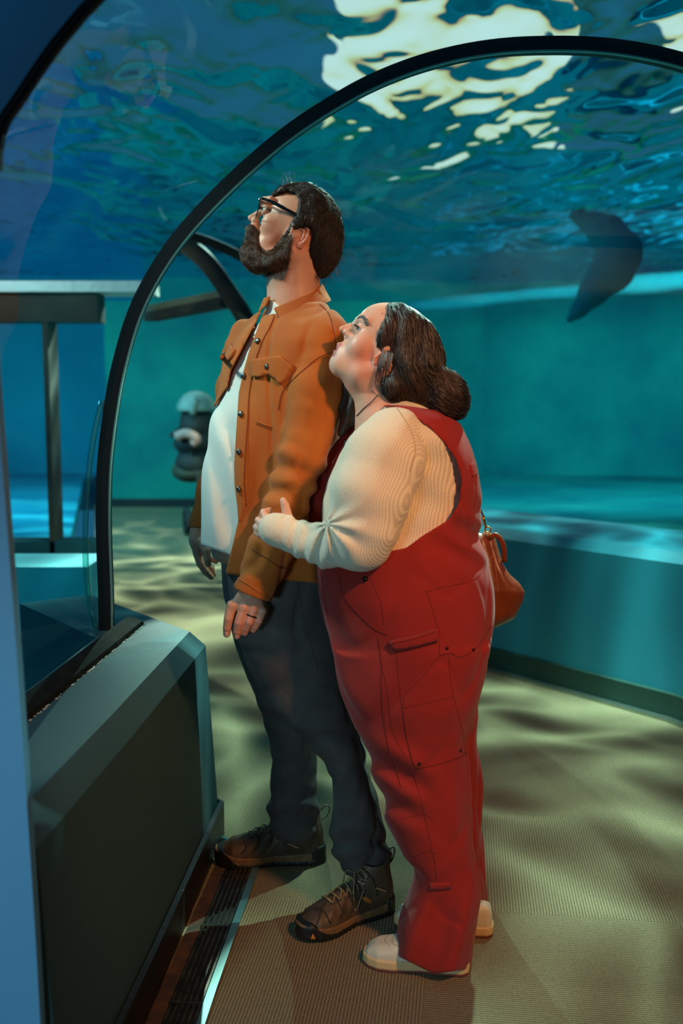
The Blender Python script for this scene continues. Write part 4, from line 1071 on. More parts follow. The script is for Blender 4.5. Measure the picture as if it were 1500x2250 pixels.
# chest pocket flaps
fl = patch(bo, [(556, 792), (585, 786), (618, 783), (646, 806), (634, 830), (617, 846), (606, 832), (592, 824), (572, 829), (558, 828)], .0036, 'pocket_flap', M_os, osh, step=6, lift=.004)
a, nn = on(bo, 593, 806, .0095); MB().lathe([(.0001, .003), (.0045, .0028), (.0064, .0016), (.0068, -.003)], a, nn, 18).build('snap', M_snap, fl, smooth=True)
seam(bo, [(573, 789), (600, 786), (620, 784), (649, 806)], .0014, 'pocket_seam', M_os, osh, lift=.004)
f2 = patch(bo, [(507, 754), (519, 771), (512, 784), (500, 799), (487, 788), (494, 767)], .003, 'pocket_flap', M_os, osh, step=5, lift=.003)
a, nn = on(bo, 499, 776, .008); MB().lathe([(.0001, .002), (.0035, .0018), (.004, -.002)], a, nn, 14).build('snap', M_snap, f2, smooth=True)
seam(bo, [(702, 668), (722, 690), (733, 728), (737, 765)], .0009, 'shoulder_seam', M_stitch, osh, lift=.0005)
seam(bo, [(735, 772), (700, 786), (668, 812), (640, 838), (620, 862), (612, 900)], .0012, 'armhole_seam', M_stitch, osh, lift=.0005)
seam(bo, [(563, 926), (582, 934), (597, 938)], .0013, 'pocket_edge', M_os, osh, lift=.001)
seam(bo, [(563, 931), (582, 939), (597, 943)], .0007, 'pocket_stitch', M_stitch, osh, lift=.001)
seam(bo, [(521, 1269), (545, 1284), (570, 1302), (594, 1318)], .0022, 'cuff_edge', M_os, osh, lift=0)
seam(bo, [(553, 1207), (585, 1226), (615, 1246), (640, 1250)], .0012, 'cuff_seam', M_stitch, osh, lift=.0004)
# ---- jeans
M_jean = mat('washed_black_jeans', hexc(60, 56, 56), 0.9, noise=(14, 4, hexc(88, 80, 74), .3), bump=[('noise', 700, 0.3, 0.0006)])
JF = [(1180, 478, 650, .115), (1300, 489, 648, .115), (1400, 513, 662, .11), (1500, 545, 682, .105), (1560, 573, 692, .10), (1650, 592, 700, .092), (1740, 590, 700, .088), (1782, 584, 702, .088), (1812, 590, 704, .085), (1830, 600, 700, .08)]
JN = [(1180, 500, 732, .115), (1300, 500, 740, .118), (1400, 518, 756, .115), (1480, 552, 766, .112), (1560, 604, 778, .105), (1620, 672, 796, .098), (1700, 721, 816, .09), (1760, 731, 832, .088), (1830, 721, 846, .088), (1866, 728, 858, .088), (1892, 738, 862, .086), (1905, 745, 858, .08)]
qf, qn_ = Px(2.66), Px(2.43)
def man_jeans(p):
    x, y = proj(p)
    a = stack(p, [qf.sec(t, l, r, w) for t, l, r, w in JF], .01); b = stack(p, [qn_.sec(t, l, r, w) for t, l, r, w in JN], .01)
    w1 = 0.0055 * wob(p, 9, 51, 5, (1, 1, 1.2)) + .0018 * wob(p, 32, 52) - .004 * crease(p, 8, 54, (1, 1, 1.3), .15)
    def bunch(yc, sp_, ph): return 0.0065 * np.sin(y / 8.5 + 2.2 * wob(p, 7, 53) + ph) * np.exp(-((y - yc) / sp_) ** 2)
    a = a - w1 - bunch(1785, 42, 0) - 0.4 * bunch(1570, 50, 1) ; b = b - w1 - bunch(1865, 50, 1) - 0.5 * bunch(1640, 60, 2)
    d = smin(a, b, 0.02)
    d = smax(d, (1196 - y) * q.s, .004)
    # leg openings
    d = smax(d, -chain(p, [(P(650, 1870, 2.7), .05), (P(650, 1800, 2.69), .05)]), .004); d = smax(d, -chain(p, [(P(800, 1960, 2.43), .055), (P(800, 1885, 2.43), .055)]), .004)
    return d
Vj, Qj = surf(man_jeans, Vector((-0.42, 2.2, .05)), Vector((.2, 2.9, .92)), 0.0045)
jeans = np_mesh('jeans', Vj, Qj, M_jean, man); bj = bvh_of(Vj, Qj)
M_jst = mat('jean_stitching', hexc(70, 66, 62), 0.9)
seam(bj, [(650, 1262), (662, 1340), (676, 1400), (700, 1480)], .0012, 'side_seam', M_jst, jeans)
seam(bj, [(612, 1620), (618, 1680), (620, 1750)], .0010, 'inner_seam', M_jst, jeans)
# ---- boots
M_boot = mat('worn_brown_leather', hexc(92, 70, 48), 0.55, noise=(22, 4, hexc(56, 42, 30), .25), bump=[('noise', 90, 0.5, .002)])
M_rub = mat('black_rubber', hexc(20, 17, 14), 0.5, bump=[('noise', 120, .3, .002)]); M_mid = mat('tan_midsole', hexc(128, 92, 56), 0.6, noise=(40, 3, hexc(96, 68, 42), .25))
M_lace = mat('tan_lace', hexc(150, 122, 84), 0.8); M_mesh = mat('dark_mesh', hexc(30, 26, 22), .8, bump=[('vor', 900, .8, .001)])
def boot(heel, toe, name, label, side, tilt=0.0):
    """hiking boot: local x heel->toe, y across, z up"""
    heel, toe = Vector(heel), Vector(toe); L = (toe - heel).length; ex = (toe - heel).normalized(); ez = Vector((0, 0, 1)); ey = ez.cross(ex)
    R3 = np.array([[ex[i], ey[i], ez[i]] for i in range(3)], dtype=np.float32)
    def loc(p): return (p - npv(heel)) @ R3
    def Wd(x, y, z): return heel + ex * (x * L) + ey * y + ez * z
    k = L / 0.30
    def outline(lp, grow=0.0):   # footprint: two circles and a waist
        x = lp[..., 0] / L; c = np.interp(x, [0, .2, .45, .72, .9, 1.0], [0.004, 0.002, -.002, .004, .006, .010]) * side
        hw = np.interp(x, [-.02, .0, .06, .2, .45, .7, .85, .95, 1.0, 1.02], [0, .016, .031, .036, .036, .050, .048, .033, .014, 0]) * k + grow
        return np.maximum(np.abs(lp[..., 1] - c) - hw, np.maximum(-x * L - grow, (x - 1) * L - grow) )
    def upper(p):
        lp = loc(p); x = lp[..., 0] / L
        h = np.interp(x, [0, .1, .3, .42, .55, .7, .85, .97, 1.0], [.10, .125, .125, .118, .098, .080, .070, .050, .03]) * k
        z = lp[..., 2]; o = outline(lp, -.001)
        pinch = np.clip((z - .03) / (h - .02), 0, 1.2) ** 2 * 0.026 * np.where(x > .35, 1.25, 0.35)
        d = smax(o + pinch, z - h, .022); d = smax(d, .015 - z, .004)
        col = chain(lp, [((.20 * L, 0, .07), .046 * k), ((.19 * L, 0, .125), .046 * k)], .01); col = smax(col, z - .145, .01)
        d = smin(d, col, .02)
        d = smax(d, -chain(lp, [((.20 * L, 0, .13), .036 * k), ((.20 * L, 0, .2), .040 * k)]), .004)
        # overlay panels and creases
        d = d - .0011 * np.sin(lp[..., 0] * 190 + z * 130) * np.clip((z - .03) / .02, 0, 1) * np.clip((x - .42) / .05, 0, 1) * np.clip((.82 - x) / .05, 0, 1) - .0012 * wob(lp, 40, 61)
        return d
    def mids(p):
        lp = loc(p); x = lp[..., 0] / L; z = lp[..., 2]
        top = np.interp(x, [0, .15, .4, .6, .8, 1.0], [.036, .036, .030, .030, .034, .05]) * k
        rise = np.interp(x, [0, .7, 1.0], [0, 0, .014])
        return smax(smax(outline(lp, .003), z - top, .003), .010 + rise - z, .002)
    def sole(p):
        lp = loc(p); x = lp[..., 0] / L; z = lp[..., 2]; rise = np.interp(x, [0, .7, 1.0], [0, 0, .010])
        lug = .0008 * np.sign(np.sin(lp[..., 0] * 420)) * (z < .010 + rise)
        d = smax(smax(outline(lp, .0045) + lug, z - .014 - rise, .002), rise - z, .002)
        cap = smax(smax(outline(lp, .005), z - np.interp(x, [.74, .84, .92, 1.0], [.012, .034, .052, .050]) * k, .014), (.74 - x) * L, .006)
        cap = smax(cap, -z + rise, .002)
        heelcup = smax(smax(outline(lp, .005), z - .052 * k, .012), (x - .13) * L, .012)
        return smin(smin(d, cap, .003), heelcup, .004)
    root = empty(name, heel + ex * L * .4, label, 'boot', 'hiking boots on the bearded person') 
    mn = [min(heel[i], toe[i]) - .08 for i in range(2)] + [-.005]; mx = [max(heel[i], toe[i]) + .08 for i in range(2)] + [.17]
    V1, Q1 = surf(upper, mn, mx, .0024); np_mesh('upper', V1, Q1, M_boot, root)
    V2_, Q2 = surf(mids, mn, mx, .0024); np_mesh('midsole', V2_, Q2, M_mid, root)
    V3, Q3 = surf(sole, mn, mx, .0024); np_mesh('outsole', V3, Q3, M_rub, root)
    b = bvh_of(V1, Q1)
    def top(x, y):
        h = b.ray_cast(Wd(x, y, .3), Vector((0, 0, -1))); return (h[0] + Vector((0, 0, .002))) if h[0] else Wd(x, y, .09)
    lac = MB(); rows = [.40, .47, .54, .61, .68]
    for i, x in enumerate(rows):
        w = .020
        lac.tube(spline([top(x, -w), top(x + .012, -w / 2) + Vector((0, 0, .003)), top(x + .02, w / 2) + Vector((0, 0, .003)), top(x + (.06 if i < 4 else .0), w)], 4), .0016, 6)
        lac.tube(spline([top(x, w), top(x + .012, w / 2) + Vector((0, 0, .0045)), top(x + .02, -w / 2) + Vector((0, 0, .0045)), top(x + (.06 if i < 4 else .0), -w)], 4), .0016, 6)
    t0 = top(.37, 0) + Vector((0, 0, .004))
    for sgn in (-1, 1):
        lac.tube(spline([t0, t0 + ey * sgn * .02 + Vector((0, 0, .018)), t0 + ey * sgn * .042 + Vector((0, 0, .008)), t0 + ey * sgn * .03 + Vector((0, 0, -.004)), t0], 5), .0015, 6)
        lac.tube(spline([t0, t0 + ey * sgn * .018 + ex * .02 + Vector((0, 0, .004)), top(.46, sgn * .03) + Vector((0, 0, .004)), top(.40, sgn * .042) + Vector((0, 0, .002))], 5), .0014, 6)
    lac.build('laces', M_lace, root, smooth=True)
    for sgn in (-1, 1):
        for x in rows:
            a = top(x, sgn * .022)
            MB().torus(a, .0035, .0012, axis=(0, 0, 1), n=12, k=6).build('eyelet', M_snap, root, smooth=True)
    lb = MB(); ls = spline([Wd(.02, 0, .115), Wd(-.035, 0, .13), Wd(-.05, 0, .15), Wd(-.02, 0, .158), Wd(.03, 0, .145)], 5); lb.tube(ls, .0035, 8, flat=.5, up=ex); lb.build('pull_loop', M_boot, root, smooth=True)
    return root, b, Wd, ex, ey
far_b = boot(G(712, 1888), G(476, 1893), 'hiking_boot', 'brown hiking boot further back, its toe against the grey ledge', 1)
near_b = boot(G(856, 1993), G(652, 2062), 'hiking_boot', 'brown hiking boot nearer the camera, small orange badge on its side', 1)
# webbing loops and lace ends on the near boot
M_web = mat('dark_webbing', hexc(40, 30, 22), .7); M_tip = mat('tan_lace_end', hexc(176, 134, 96), .5)
for pts in ([(744, 2018), (752, 2004), (744, 1986), (736, 1972)], [(772, 2004), (776, 1990), (766, 1966), (754, 1950)], [(800, 1988), (800, 1972), (790, 1950), (778, 1934)], [(828, 1968), (826, 1950), (818, 1930), (806, 1914)], [(690, 2044), (700, 2020), (706, 1996), (716, 1984)], [(660, 2010), (690, 1996), (712, 2004), (726, 2030)]):
    seam(near_b[1], pts, .0018, 'webbing', M_web, near_b[0], lift=.0006)
for a, b in (((786, 1936), (802, 1942)), ((826, 1950), (846, 1957)), ((760, 1954), (770, 1958))): seam(near_b[1], [a, b], .0022, 'lace_tip', M_tip, near_b[0], lift=.003)
for pts in ([(560, 1868), (570, 1850), (564, 1834)], [(590, 1862), (598, 1842), (590, 1822)], [(622, 1858), (630, 1836), (622, 1812)], [(530, 1876), (540, 1862), (536, 1848)]):
    seam(far_b[1], pts, .0018, 'webbing', M_web, far_b[0], lift=.0006)
seam(far_b[1], [(633, 1852), (656, 1862)], .0022, 'lace_tip', M_tip, far_b[0], lift=.003)
# small orange badge with dark lettering on the near boot, and the triangle on its toe cap
M_badge = mat('orange_badge', hexc(196, 116, 30), .5); M_badged = mat('badge_letters', hexc(40, 24, 12), .6)
bb2 = near_b[1]
c0 = (806, 1977); u = Vector((22, 11)).normalized(); v = Vector((-u.y, u.x))
poly = []
for t in np.linspace(0, 6.283, 17)[:-1]:
    e = u * (12 * math.cos(t)) + v * (4.6 * math.sin(t)); poly.append((c0[0] + e.x, c0[1] + e.y))
bd = patch(bb2, poly, .0008, 'badge', M_badge, near_b[0], step=3)
for i, L_ in enumerate(('K', 'E', 'E', 'N')):
    cc = Vector(c0) + u * (-6.6 + i * 4.4)
    def pt(a, b2): e = cc + u * a + v * b2; return (e.x, e.y)
    segs = {'K': [((-1.2, -2), (-1.2, 2)), ((1.2, -2), (-1.2, 0)), ((-1.2, 0), (1.2, 2))], 'E': [((-1.2, -2), (-1.2, 2)), ((-1.2, -2), (1.2, -2)), ((-1.2, 0), (1, 0)), ((-1.2, 2), (1.2, 2))], 'N': [((-1.2, 2), (-1.2, -2)), ((-1.2, -2), (1.2, 2)), ((1.2, 2), (1.2, -2))]}[L_]
    lb = MB()
    for a, b2 in segs: seam(bb2, [pt(*a), pt(*b2)], .00035, '', None, None, lift=.0026, mb=lb)
    lb.build('badge_letter', M_badged, bd)
cap_bv = bvh_of(*[np.array(x) for x in ([v.co[:] for v in [o for o in near_b[0].children if o.name.startswith('outsole')][0].data.vertices], [p.vertices[:] for p in [o for o in near_b[0].children if o.name.startswith('outsole')][0].data.polygons])])
patch(cap_bv, [(687, 2051), (693, 2063), (682, 2063)], .0007, 'toe_mark', M_badge, near_b[0], step=3)
# ================================================================ THE WOMAN
h = Px(2.235); t_ = Px(2.27)
wom = empty('person', G(960, 2090), 'person with wavy dark brown hair in red overalls and a cream waffle-knit top', 'person')
M_skin2 = skin_mat('fair_skin', hexc(226, 178, 152)); skin_w = hexc(224, 172, 146)
def wom_head(p):
    d = h.ell(p, 868, 748, 0, (80, 78, 69))
    d = smin(d, h.ell(p, 836, 722, 0, (51, 53, 55), 35), 18 * h.s)
    d = smin(d, h.ell(p, 805, 757, 0, (40, 66, 52), -32), 16 * h.s)
    d = smin(d, h.ell(p, 776, 790, 0, (44, 34, 40), -30), 14 * h.s)
    for s in (-1, 1):
        d = smin(d, h.ell(p, 796, 768, s * 34, (30, 32, 26), -20), 14 * h.s)
        d = smin(d, h.chain(p, [(752, 806, s * 12, 22), (795, 822, s * 32, 30), (838, 812, s * 45, 26), (845, 770, s * 52, 20)]), 18 * h.s)
        d = smin(d, h.chain(p, [(788, 707, s * 8, 6), (794, 703, s * 26, 6.5), (808, 707, s * 42, 6)]), 16 * h.s)
    d = smin(d, h.ell(p, 744, 801, 0, (20, 21, 20)), 10 * h.s)                       # chin
    d = smin(d, h.ell(p, 758, 775, 0, (20, 24, 22), -22), 10 * h.s)                  # muzzle
    d = smin(d, h.chain(p, [(786, 714, 0, 7.5), (769, 718.5, 0, 7.5), (752.5, 723.5, 0, 7.6)], 4), 8 * h.s)
    d = smin(d, h.ell(p, 770, 737, 0, (15, 14, 19), -30), 9 * h.s)
    for s in (-1, 1):
        d = smin(d, h.ell(p, 762, 730, s * 8.5, (8, 6.5, 5.5), 20), 4 * h.s)
        d = smax(d, -h.ell(p, 757, 737, s * 6.5, (5, 3, 3.2), 20), 2 * h.s)
        d = smax(d, -h.ell(p, 780, 725, s * 30, (12, 12, 14), 30), 9 * h.s)
        d = smin(d, h.ell(p, 795, 725, s * 29, (14, 14, 14)), 2.5 * h.s)
        d = smax(d, -h.ell(p, 785.5, 724, s * 29, (13, 4.4, 15), -35), 1.5 * h.s)
    d = smin(d, h.ell(p, 747, 759, 0, (8, 5.5, 13), -35), 3 * h.s)
    d = smin(d, h.ell(p, 741, 774, 0, (9, 6.5, 13), -10), 3 * h.s)
    d = smax(d, -h.ell(p, 736, 767, 0, (12, 2.2, 14), -12), 1.5 * h.s)
    neck = h.chain(p, [(850, 800, 0, 58), (838, 870, 0, 58), (850, 930, 0, 72)], 10)
    neck = smin(neck, h.ell(p, 795, 838, 0, (42, 36, 44), -35), 16 * h.s)
    d = smin(d, neck, 16 * h.s)
    d = smin(d, ear_sdf(p, h, 838, 803, -66, 20, 23, -24, -1), 3 * h.s)
    return smin(d, ear_sdf(p, h, 838, 803, 66, 20, 23, -24, 1), 3 * h.s)
Vwh, Qwh = surf(wom_head, h(705, 985, -95), h(965, 655, 95), .0018)
HY_ = 2.165
def wom_hand(p):
    s = HY_ / F
    d = chain(p, [(P(660, 1185, HY_ - .005), 22 * s), (P(625, 1170, HY_), 24 * s)], .01)
    for f in ([(638, 1150, .010, 11), (630, 1128, .006, 10.5), (626, 1110, .006, 9.5), (622, 1100, .006, 7.5)],
              [(600, 1160, .012, 13), (585, 1140, .02, 10), (579, 1126, .03, 8.5), (592, 1122, .05, 7.5)],
              [(596, 1166, .012, 13), (575, 1150, .022, 10), (568, 1143, .036, 8.5), (580, 1138, .055, 7.5)],
              [(594, 1172, .012, 13), (570, 1163, .022, 9.5), (563, 1158, .036, 8), (575, 1152, .055, 7)],
              [(594, 1178, .012, 12), (572, 1174, .022, 9), (565, 1170, .034, 7.5), (574, 1164, .05, 6.5)]):
        d = smin(d, chain(p, [(P(x, y, HY_ + dy), r * s) for x, y, dy, r in f], .001), .004)
    return d
Vwn, Qwn = surf(wom_hand, P(540, 1215, HY_ - .06), P(690, 1085, HY_ + .09), .0016)
TW = [(895, 820, 975, .12), (920, 795, 1000, .165), (960, 765, 1022, .195), (1010, 735, 1040, .205), (1060, 712, 1050, .205), (1110, 702, 1055, .20), (1150, 700, 1052, .20), (1200, 696, 1062, .205), (1250, 692, 1078, .21),
      (1300, 694, 1086, .215), (1350, 703, 1088, .215), (1420, 722, 1078, .21), (1500, 740, 1062, .20), (1560, 760, 1050, .17)]
LNn = [(1420, 722, 1074, .115), (1500, 740, 1056, .115), (1560, 762, 1040, .112), (1620, 786, 1032, .108), (1700, 815, 1038, .104), (1790, 840, 1048, .102), (1860, 873, 1052, .100), (1910, 903, 1056, .098), (1960, 886, 1056, .10), (2020, 860, 1053, .112), (2060, 856, 1052, .118), (2100, 862, 1050, .120), (2134, 880, 1048, .118)]
LNf = [(1420, 760, 1078, .10), (1500, 790, 1058, .10), (1560, 820, 1052, .10), (1640, 840, 1054, .10), (1704, 850, 1064, .10), (1800, 880, 1062, .098), (1900, 910, 1065, .098), (1980, 905, 1076, .10), (2030, 900, 1085, .105), (2046, 905, 1084, .10)]
g1_, g2_ = Px(2.185), Px(2.40)
def wom_core(p):
    d = stack(p, [t_.sec(y, l + 34, r - 40, w - .07) for y, l, r, w in TW if y < 1500], .03)
    d = smin(d, chain(p, [(P(860, 985, 2.13), .045), (P(815, 1080, 2.08), .045), (P(792, 1175, 2.065), .04), (P(700, 1198, 2.11), .028), (P(650, 1183, HY_ - .005), .021)], .02), .02)
    d = smin(d, chain(p, [(P(860, 965, 2.42), .055), (P(800, 1100, 2.50), .05), (P(740, 1210, 2.46), .04)], .02), .02)
    d = smin(d, chain(p, [(P(890, 1420, 2.19), .09), (P(942, 1700, 2.185), .045), (P(978, 2060, 2.19), .033)], .02), .03)
    return smin(d, chain(p, [(P(900, 1420, 2.38), .10), (P(950, 1700, 2.40), .055), (P(990, 2000, 2.40), .04)], .02), .03)
Vwc, Qwc = surf(wom_core, Vector((-.12, 1.92, .05)), Vector((.42, 2.62, 1.32)), .008)
V, Q = cat_mesh([(Vwh, Qwh), (Vwn, Qwn), (Vwc, Qwc)])
wbody = np_mesh('body', V, Q, M_skin2, wom)
paint(wbody, V, skin_w, [
    (lambda x, y, V: 0.42 * soft(x, y, 796, 780, 34), hexc(214, 104, 84)),
    (lambda x, y, V: 0.35 * soft(x, y, 810, 835, 40), hexc(214, 128, 100)),
    (lambda x, y, V: 0.4 * soft(x, y, 752, 722, 10), hexc(216, 120, 102)),
    (lambda x, y, V: 0.35 * soft(x, y, 745, 800, 14), hexc(220, 150, 100)),
    (lambda x, y, V: ((x < 751 - (y - 757) * .1) & (y > 754) & (y < 783) & (np.abs(V[:, 1] - h.Y) < .02)) * 0.85, hexc(186, 92, 88)),
    (lambda x, y, V: 0.4 * soft(x, y, 838, 803, 26), hexc(216, 110, 90)),
    (lambda x, y, V: 0.8 * soft(x, y, 827, 689, 0), hexc(120, 70, 50)),
    (lambda x, y, V: 0.6 * soft(x, y, 840, 689, 2.2), hexc(120, 60, 40))])
for s in (-1, 1):
    eye(h, 795, 725, s * 29, 11.6, (-0.86, -0.42, 0.26), wom)
bwn = bvh_of(Vwn, Qwn)
patch(bwn, [(622 + 5 * math.cos(a), 1104 + 6.5 * math.sin(a)) for a in np.linspace(0, 6.28, 11)[:-1]], .0004, 'fingernail', M_nail, wom, step=2, lift=.0002)
R = random.Random(5); bwh0 = bvh_of(Vwh, Qwh)
for s in (-1, 1):
    eb = []
    for i in range(170):
        t = R.random(); bx = spline([Vector((783, 700, 0)), Vector((792, 697, 0)), Vector((800, 704, 0)), Vector((805, 717, 0))], 6); v = bx[int(t * (len(bx) - 1))]; x, y = v.x + R.uniform(-2, 2), v.y + R.uniform(-2, 2)
        b = on(bwh0, x, y, .0004)[0]; b = Vector((b.x, b.y if s < 0 else 2 * h.Y - b.y, b.z)); eb.append([b, b + Vector((3 * h.s, s * 3 * h.s, 2.0 * h.s)), b + Vector((7 * h.s, s * 6 * h.s, 1 * h.s))])
    strands('eyebrow', eb, .00042, M_hairs, wom); eb = []
    for i in range(40):
        t = i / 39; w = s * (17 + 24 * t); b = h(783 + 6 * abs(t - .3), 719, w); eb.append([b, b + Vector((-4 * h.s, 0, .5 * h.s)), b + Vector((-8 * h.s, 0, 4 * h.s))])
    strands('eyelashes', eb, .00038, M_hairs, wom)
M_ear = mat('pearl_stud', hexc(235, 225, 205), .2)
MB().lathe([(.0001, .0022), (.0018, .0014), (.0022, 0), (.0014, -.002)], h(836, 815, -78), (0, -1, 0), 12).build('ear_stud', M_ear, wom, smooth=True)
# ---- hair
M_whair = mat('dark_brown_wavy_hair', hexc(34, 23, 16), 0.5, spec=0.5, noise=(40, 3, hexc(64, 44, 30), .2), bump=[('noise', 140, 0.6, 0.002)])
M_whs = mat('brown_hair_strands', hexc(30, 20, 14), 0.42, spec=0.7, noise=(150, 2, hexc(66, 47, 33), .22))
WH = [(851, 667), (862, 663), (884, 665), (915, 684), (948, 708), (968, 742), (978, 780), (979, 808), (1000, 816), (1024, 840), (1036, 874), (1034, 904), (1022, 928), (1006, 942), (996, 924), (984, 914), (960, 908), (933, 898), (905, 892), (880, 890),
      (852, 886), (838, 868), (828, 848), (824, 828), (834, 818), (852, 822), (862, 806), (858, 784), (840, 778), (829, 780), (826, 760), (829, 734), (840, 712), (850, 688)]
def wom_hair(p):
    x, y = proj(p)
    d = h.ell(p, 880, 748, 0, (95, 86, 77)); d = smin(d, h.ell(p, 850, 730, 0, (58, 66, 68)), 14 * h.s)
    d = smin(d, h.ell(p, 905, 815, 0, (82, 84, 88), -12), 22 * h.s)
    d = smin(d, h.ell(p, 968, 868, 0, (70, 62, 84), -30), 24 * h.s)
    d = smin(d, h.ell(p, 862, 850, 0, (42, 44, 86)), 14 * h.s)
    # long waves: grooves that run with the fall of the hair
    u = (x - 880) * 0.92 - (y - 700) * 0.10
    d = d - .0030 * np.sin(u / 7.5 + 1.1 * np.sin(y / 38) + 1.3 * wob(p, 9, 71)) - .0025 * wob(p, 30, 72)
    # parting
    d = smax(d, -h.chain(p, [(852, 660, -16, 2.5), (905, 676, -16, 2.5), (940, 700, -10, 2)]), 4 * h.s)
    return smax(d, poly2(x, y, WH) * h.s + .0015 * wob(p, 50, 73), 6 * h.s)
Vq, Qq = surf(wom_hair, h(810, 955, -115), h(1045, 655, 115), .0028)
# far-side lock falling over the chest
def wom_lock(p):
    d = chain(p, [(h(805, 780, 62), .022), (h(785, 850, 66), .028), (h(772, 905, 62), .026), (h(752, 950, 58), .012)], .02)
    x, y = proj(p); return d - .003 * np.sin((x + .35 * y) / 4.5) - .002 * wob(p, 30, 75)
Vk, Qk = surf(wom_lock, h(720, 990, 10), h(850, 740, 110), .0028)
V, Q = cat_mesh([(Vq, Qq), (Vk, Qk)]); whair = np_mesh('hair', V, Q, M_whair, wom)
bq = bvh_of(Vq, Qq)
def flow_w(x, y):
    # down from the parting, sweeping back, curling in at the ends
    if y < 700: return 0.30 + (x - 860) / 120, 1.0
    if y < 800: return -0.05 + max(0, (x - 880)) / 260, 1.0
    return (0.25 + max(0, x - 880) / 110, 1.0 - max(0, (y - 870)) / 60) if x > 860 else (0.15 + max(0, y - 850) / 40, 0.8)
pw = groom(bq, WH, flow_w, 3000, 85, .0022, 31, step=7, out=0.3, wig=.14, default=2.2)
# loose strands across the ear
for i in range(26):
    x0 = R.uniform(838, 862); b = [h(x0, 772, -72), h(x0 - R.uniform(4, 10), 795, -79), h(x0 - R.uniform(10, 18), 822, -80), h(x0 - R.uniform(8, 16), 850, -74), h(x0 + R.uniform(-6, 10), 872, -66)]
    pw.append(spline(b, 3))
for i in range(0):
    t = R.random(); cx_, cy_ = [(870, 664), (915, 684), (948, 708), (972, 750), (979, 800), (1010, 825), (1034, 860), (1034, 905), (1012, 940)][int(t * 8.99)]
    a = h(cx_ + R.uniform(-12, 4), cy_ + R.uniform(-3, 8), R.uniform(-40, 20)); pw.append([a, a + Vector((R.uniform(.004, .014), 0, R.uniform(0, .008))), a + Vector((R.uniform(.008, .022), 0, R.uniform(-.01, .004)))])
for (a, b, c) in ()and(((829, 690), (836, 680), (842, 678)), ((838, 690), (826, 694), (830, 684)), ((846, 700), (838, 708), (832, 702))):
    pw.append(spline([h(*a, -50), h(*b, -54), h(*c, -50)], 4))
strands('hair_strands', pw, .00085, M_whs, whair)
strands('hair_locks', groom(bq, WH, flow_w, 300, 100, .003, 33, step=7, out=0.5, wig=.16), .0028, M_whair, whair, sides=5, tip=.08)
# ---- necklace cord
M_cord = mat('black_cord', hexc(12, 10, 10), .5); bwh = bvh_of(Vwh, Qwh)
seam(bwh, [(830, 868), (815, 884), (800, 897), (784, 914)], .0011, 'necklace_cord', M_cord, wom, lift=.001)
# ---- cream waffle top
def waffle_mat():
    m = bpy.data.materials.new('cream_waffle_knit'); m.use_nodes = True; nt = m.node_tree; N = nt.nodes; L = nt.links
    b = N['Principled BSDF']; b.inputs['Roughness'].default_value = .85; b.inputs['Sheen Weight'].default_value = .2; b.inputs['Specular IOR Level'].default_value = .2
    tc = N.new('ShaderNodeTexCoord'); hs = []
    for (dr, sc) in (('Z', 92), ('X', 74)):
        w = N.new('ShaderNodeTexWave'); w.bands_direction = dr; w.inputs['Scale'].default_value = sc; w.inputs['Distortion'].default_value = .0
        mp = N.new('ShaderNodeMapping'); mp.inputs['Rotation'].default_value = (0, math.radians(-8), math.radians(35 if dr == 'X' else 0)); nz = N.new('ShaderNodeTexNoise'); nz.inputs['Scale'].default_value = 5
        ad = N.new('ShaderNodeVectorMath'); ad.operation = 'MULTIPLY_ADD'; ad.inputs[1].default_value = (.012, .012, .012)
        L.new(tc.outputs['Object'], nz.inputs[0]); L.new(nz.outputs['Color'], ad.inputs[0]); L.new(tc.outputs['Object'], ad.inputs[2]); L.new(ad.outputs[0], mp.inputs[0]); L.new(mp.outputs[0], w.inputs[0]); hs.append(w)
    mx = N.new('ShaderNodeMath'); mx.operation = 'MAXIMUM'; L.new(hs[0].outputs['Fac'], mx.inputs[0]); L.new(hs[1].outputs['Fac'], mx.inputs[1])
    bp = N.new('ShaderNodeBump'); bp.inputs['Strength'].default_value = .9; bp.inputs['Distance'].default_value = .0013; L.new(mx.outputs[0], bp.inputs['Height']); L.new(bp.outputs[0], b.inputs['Normal'])
    cr = N.new('ShaderNodeValToRGB'); cr.color_ramp.elements[0].color = hexc(220, 190, 154); cr.color_ramp.elements[1].color = hexc(242, 222, 192); cr.color_ramp.elements[1].position = .6
    L.new(mx.outputs[0], cr.inputs[0]); L.new(cr.outputs[0], b.inputs['Base Color']); return m
M_waf = waffle_mat()
AR = [(P(868, 968, 2.125), 72, 2.125), (P(845, 1010, 2.09), 88, 2.09), (P(812, 1090, 2.06), 88, 2.06), (P(797, 1160, 2.055), 82, 2.055), (P(788, 1184, 2.055), 72, 2.06), (P(720, 1198, 2.10), 48, 2.1), (P(660, 1184, 2.14), 38, 2.14), (P(618, 1166, 2.155), 37, 2.155), (P(602, 1162, 2.16), 36, 2.16)]
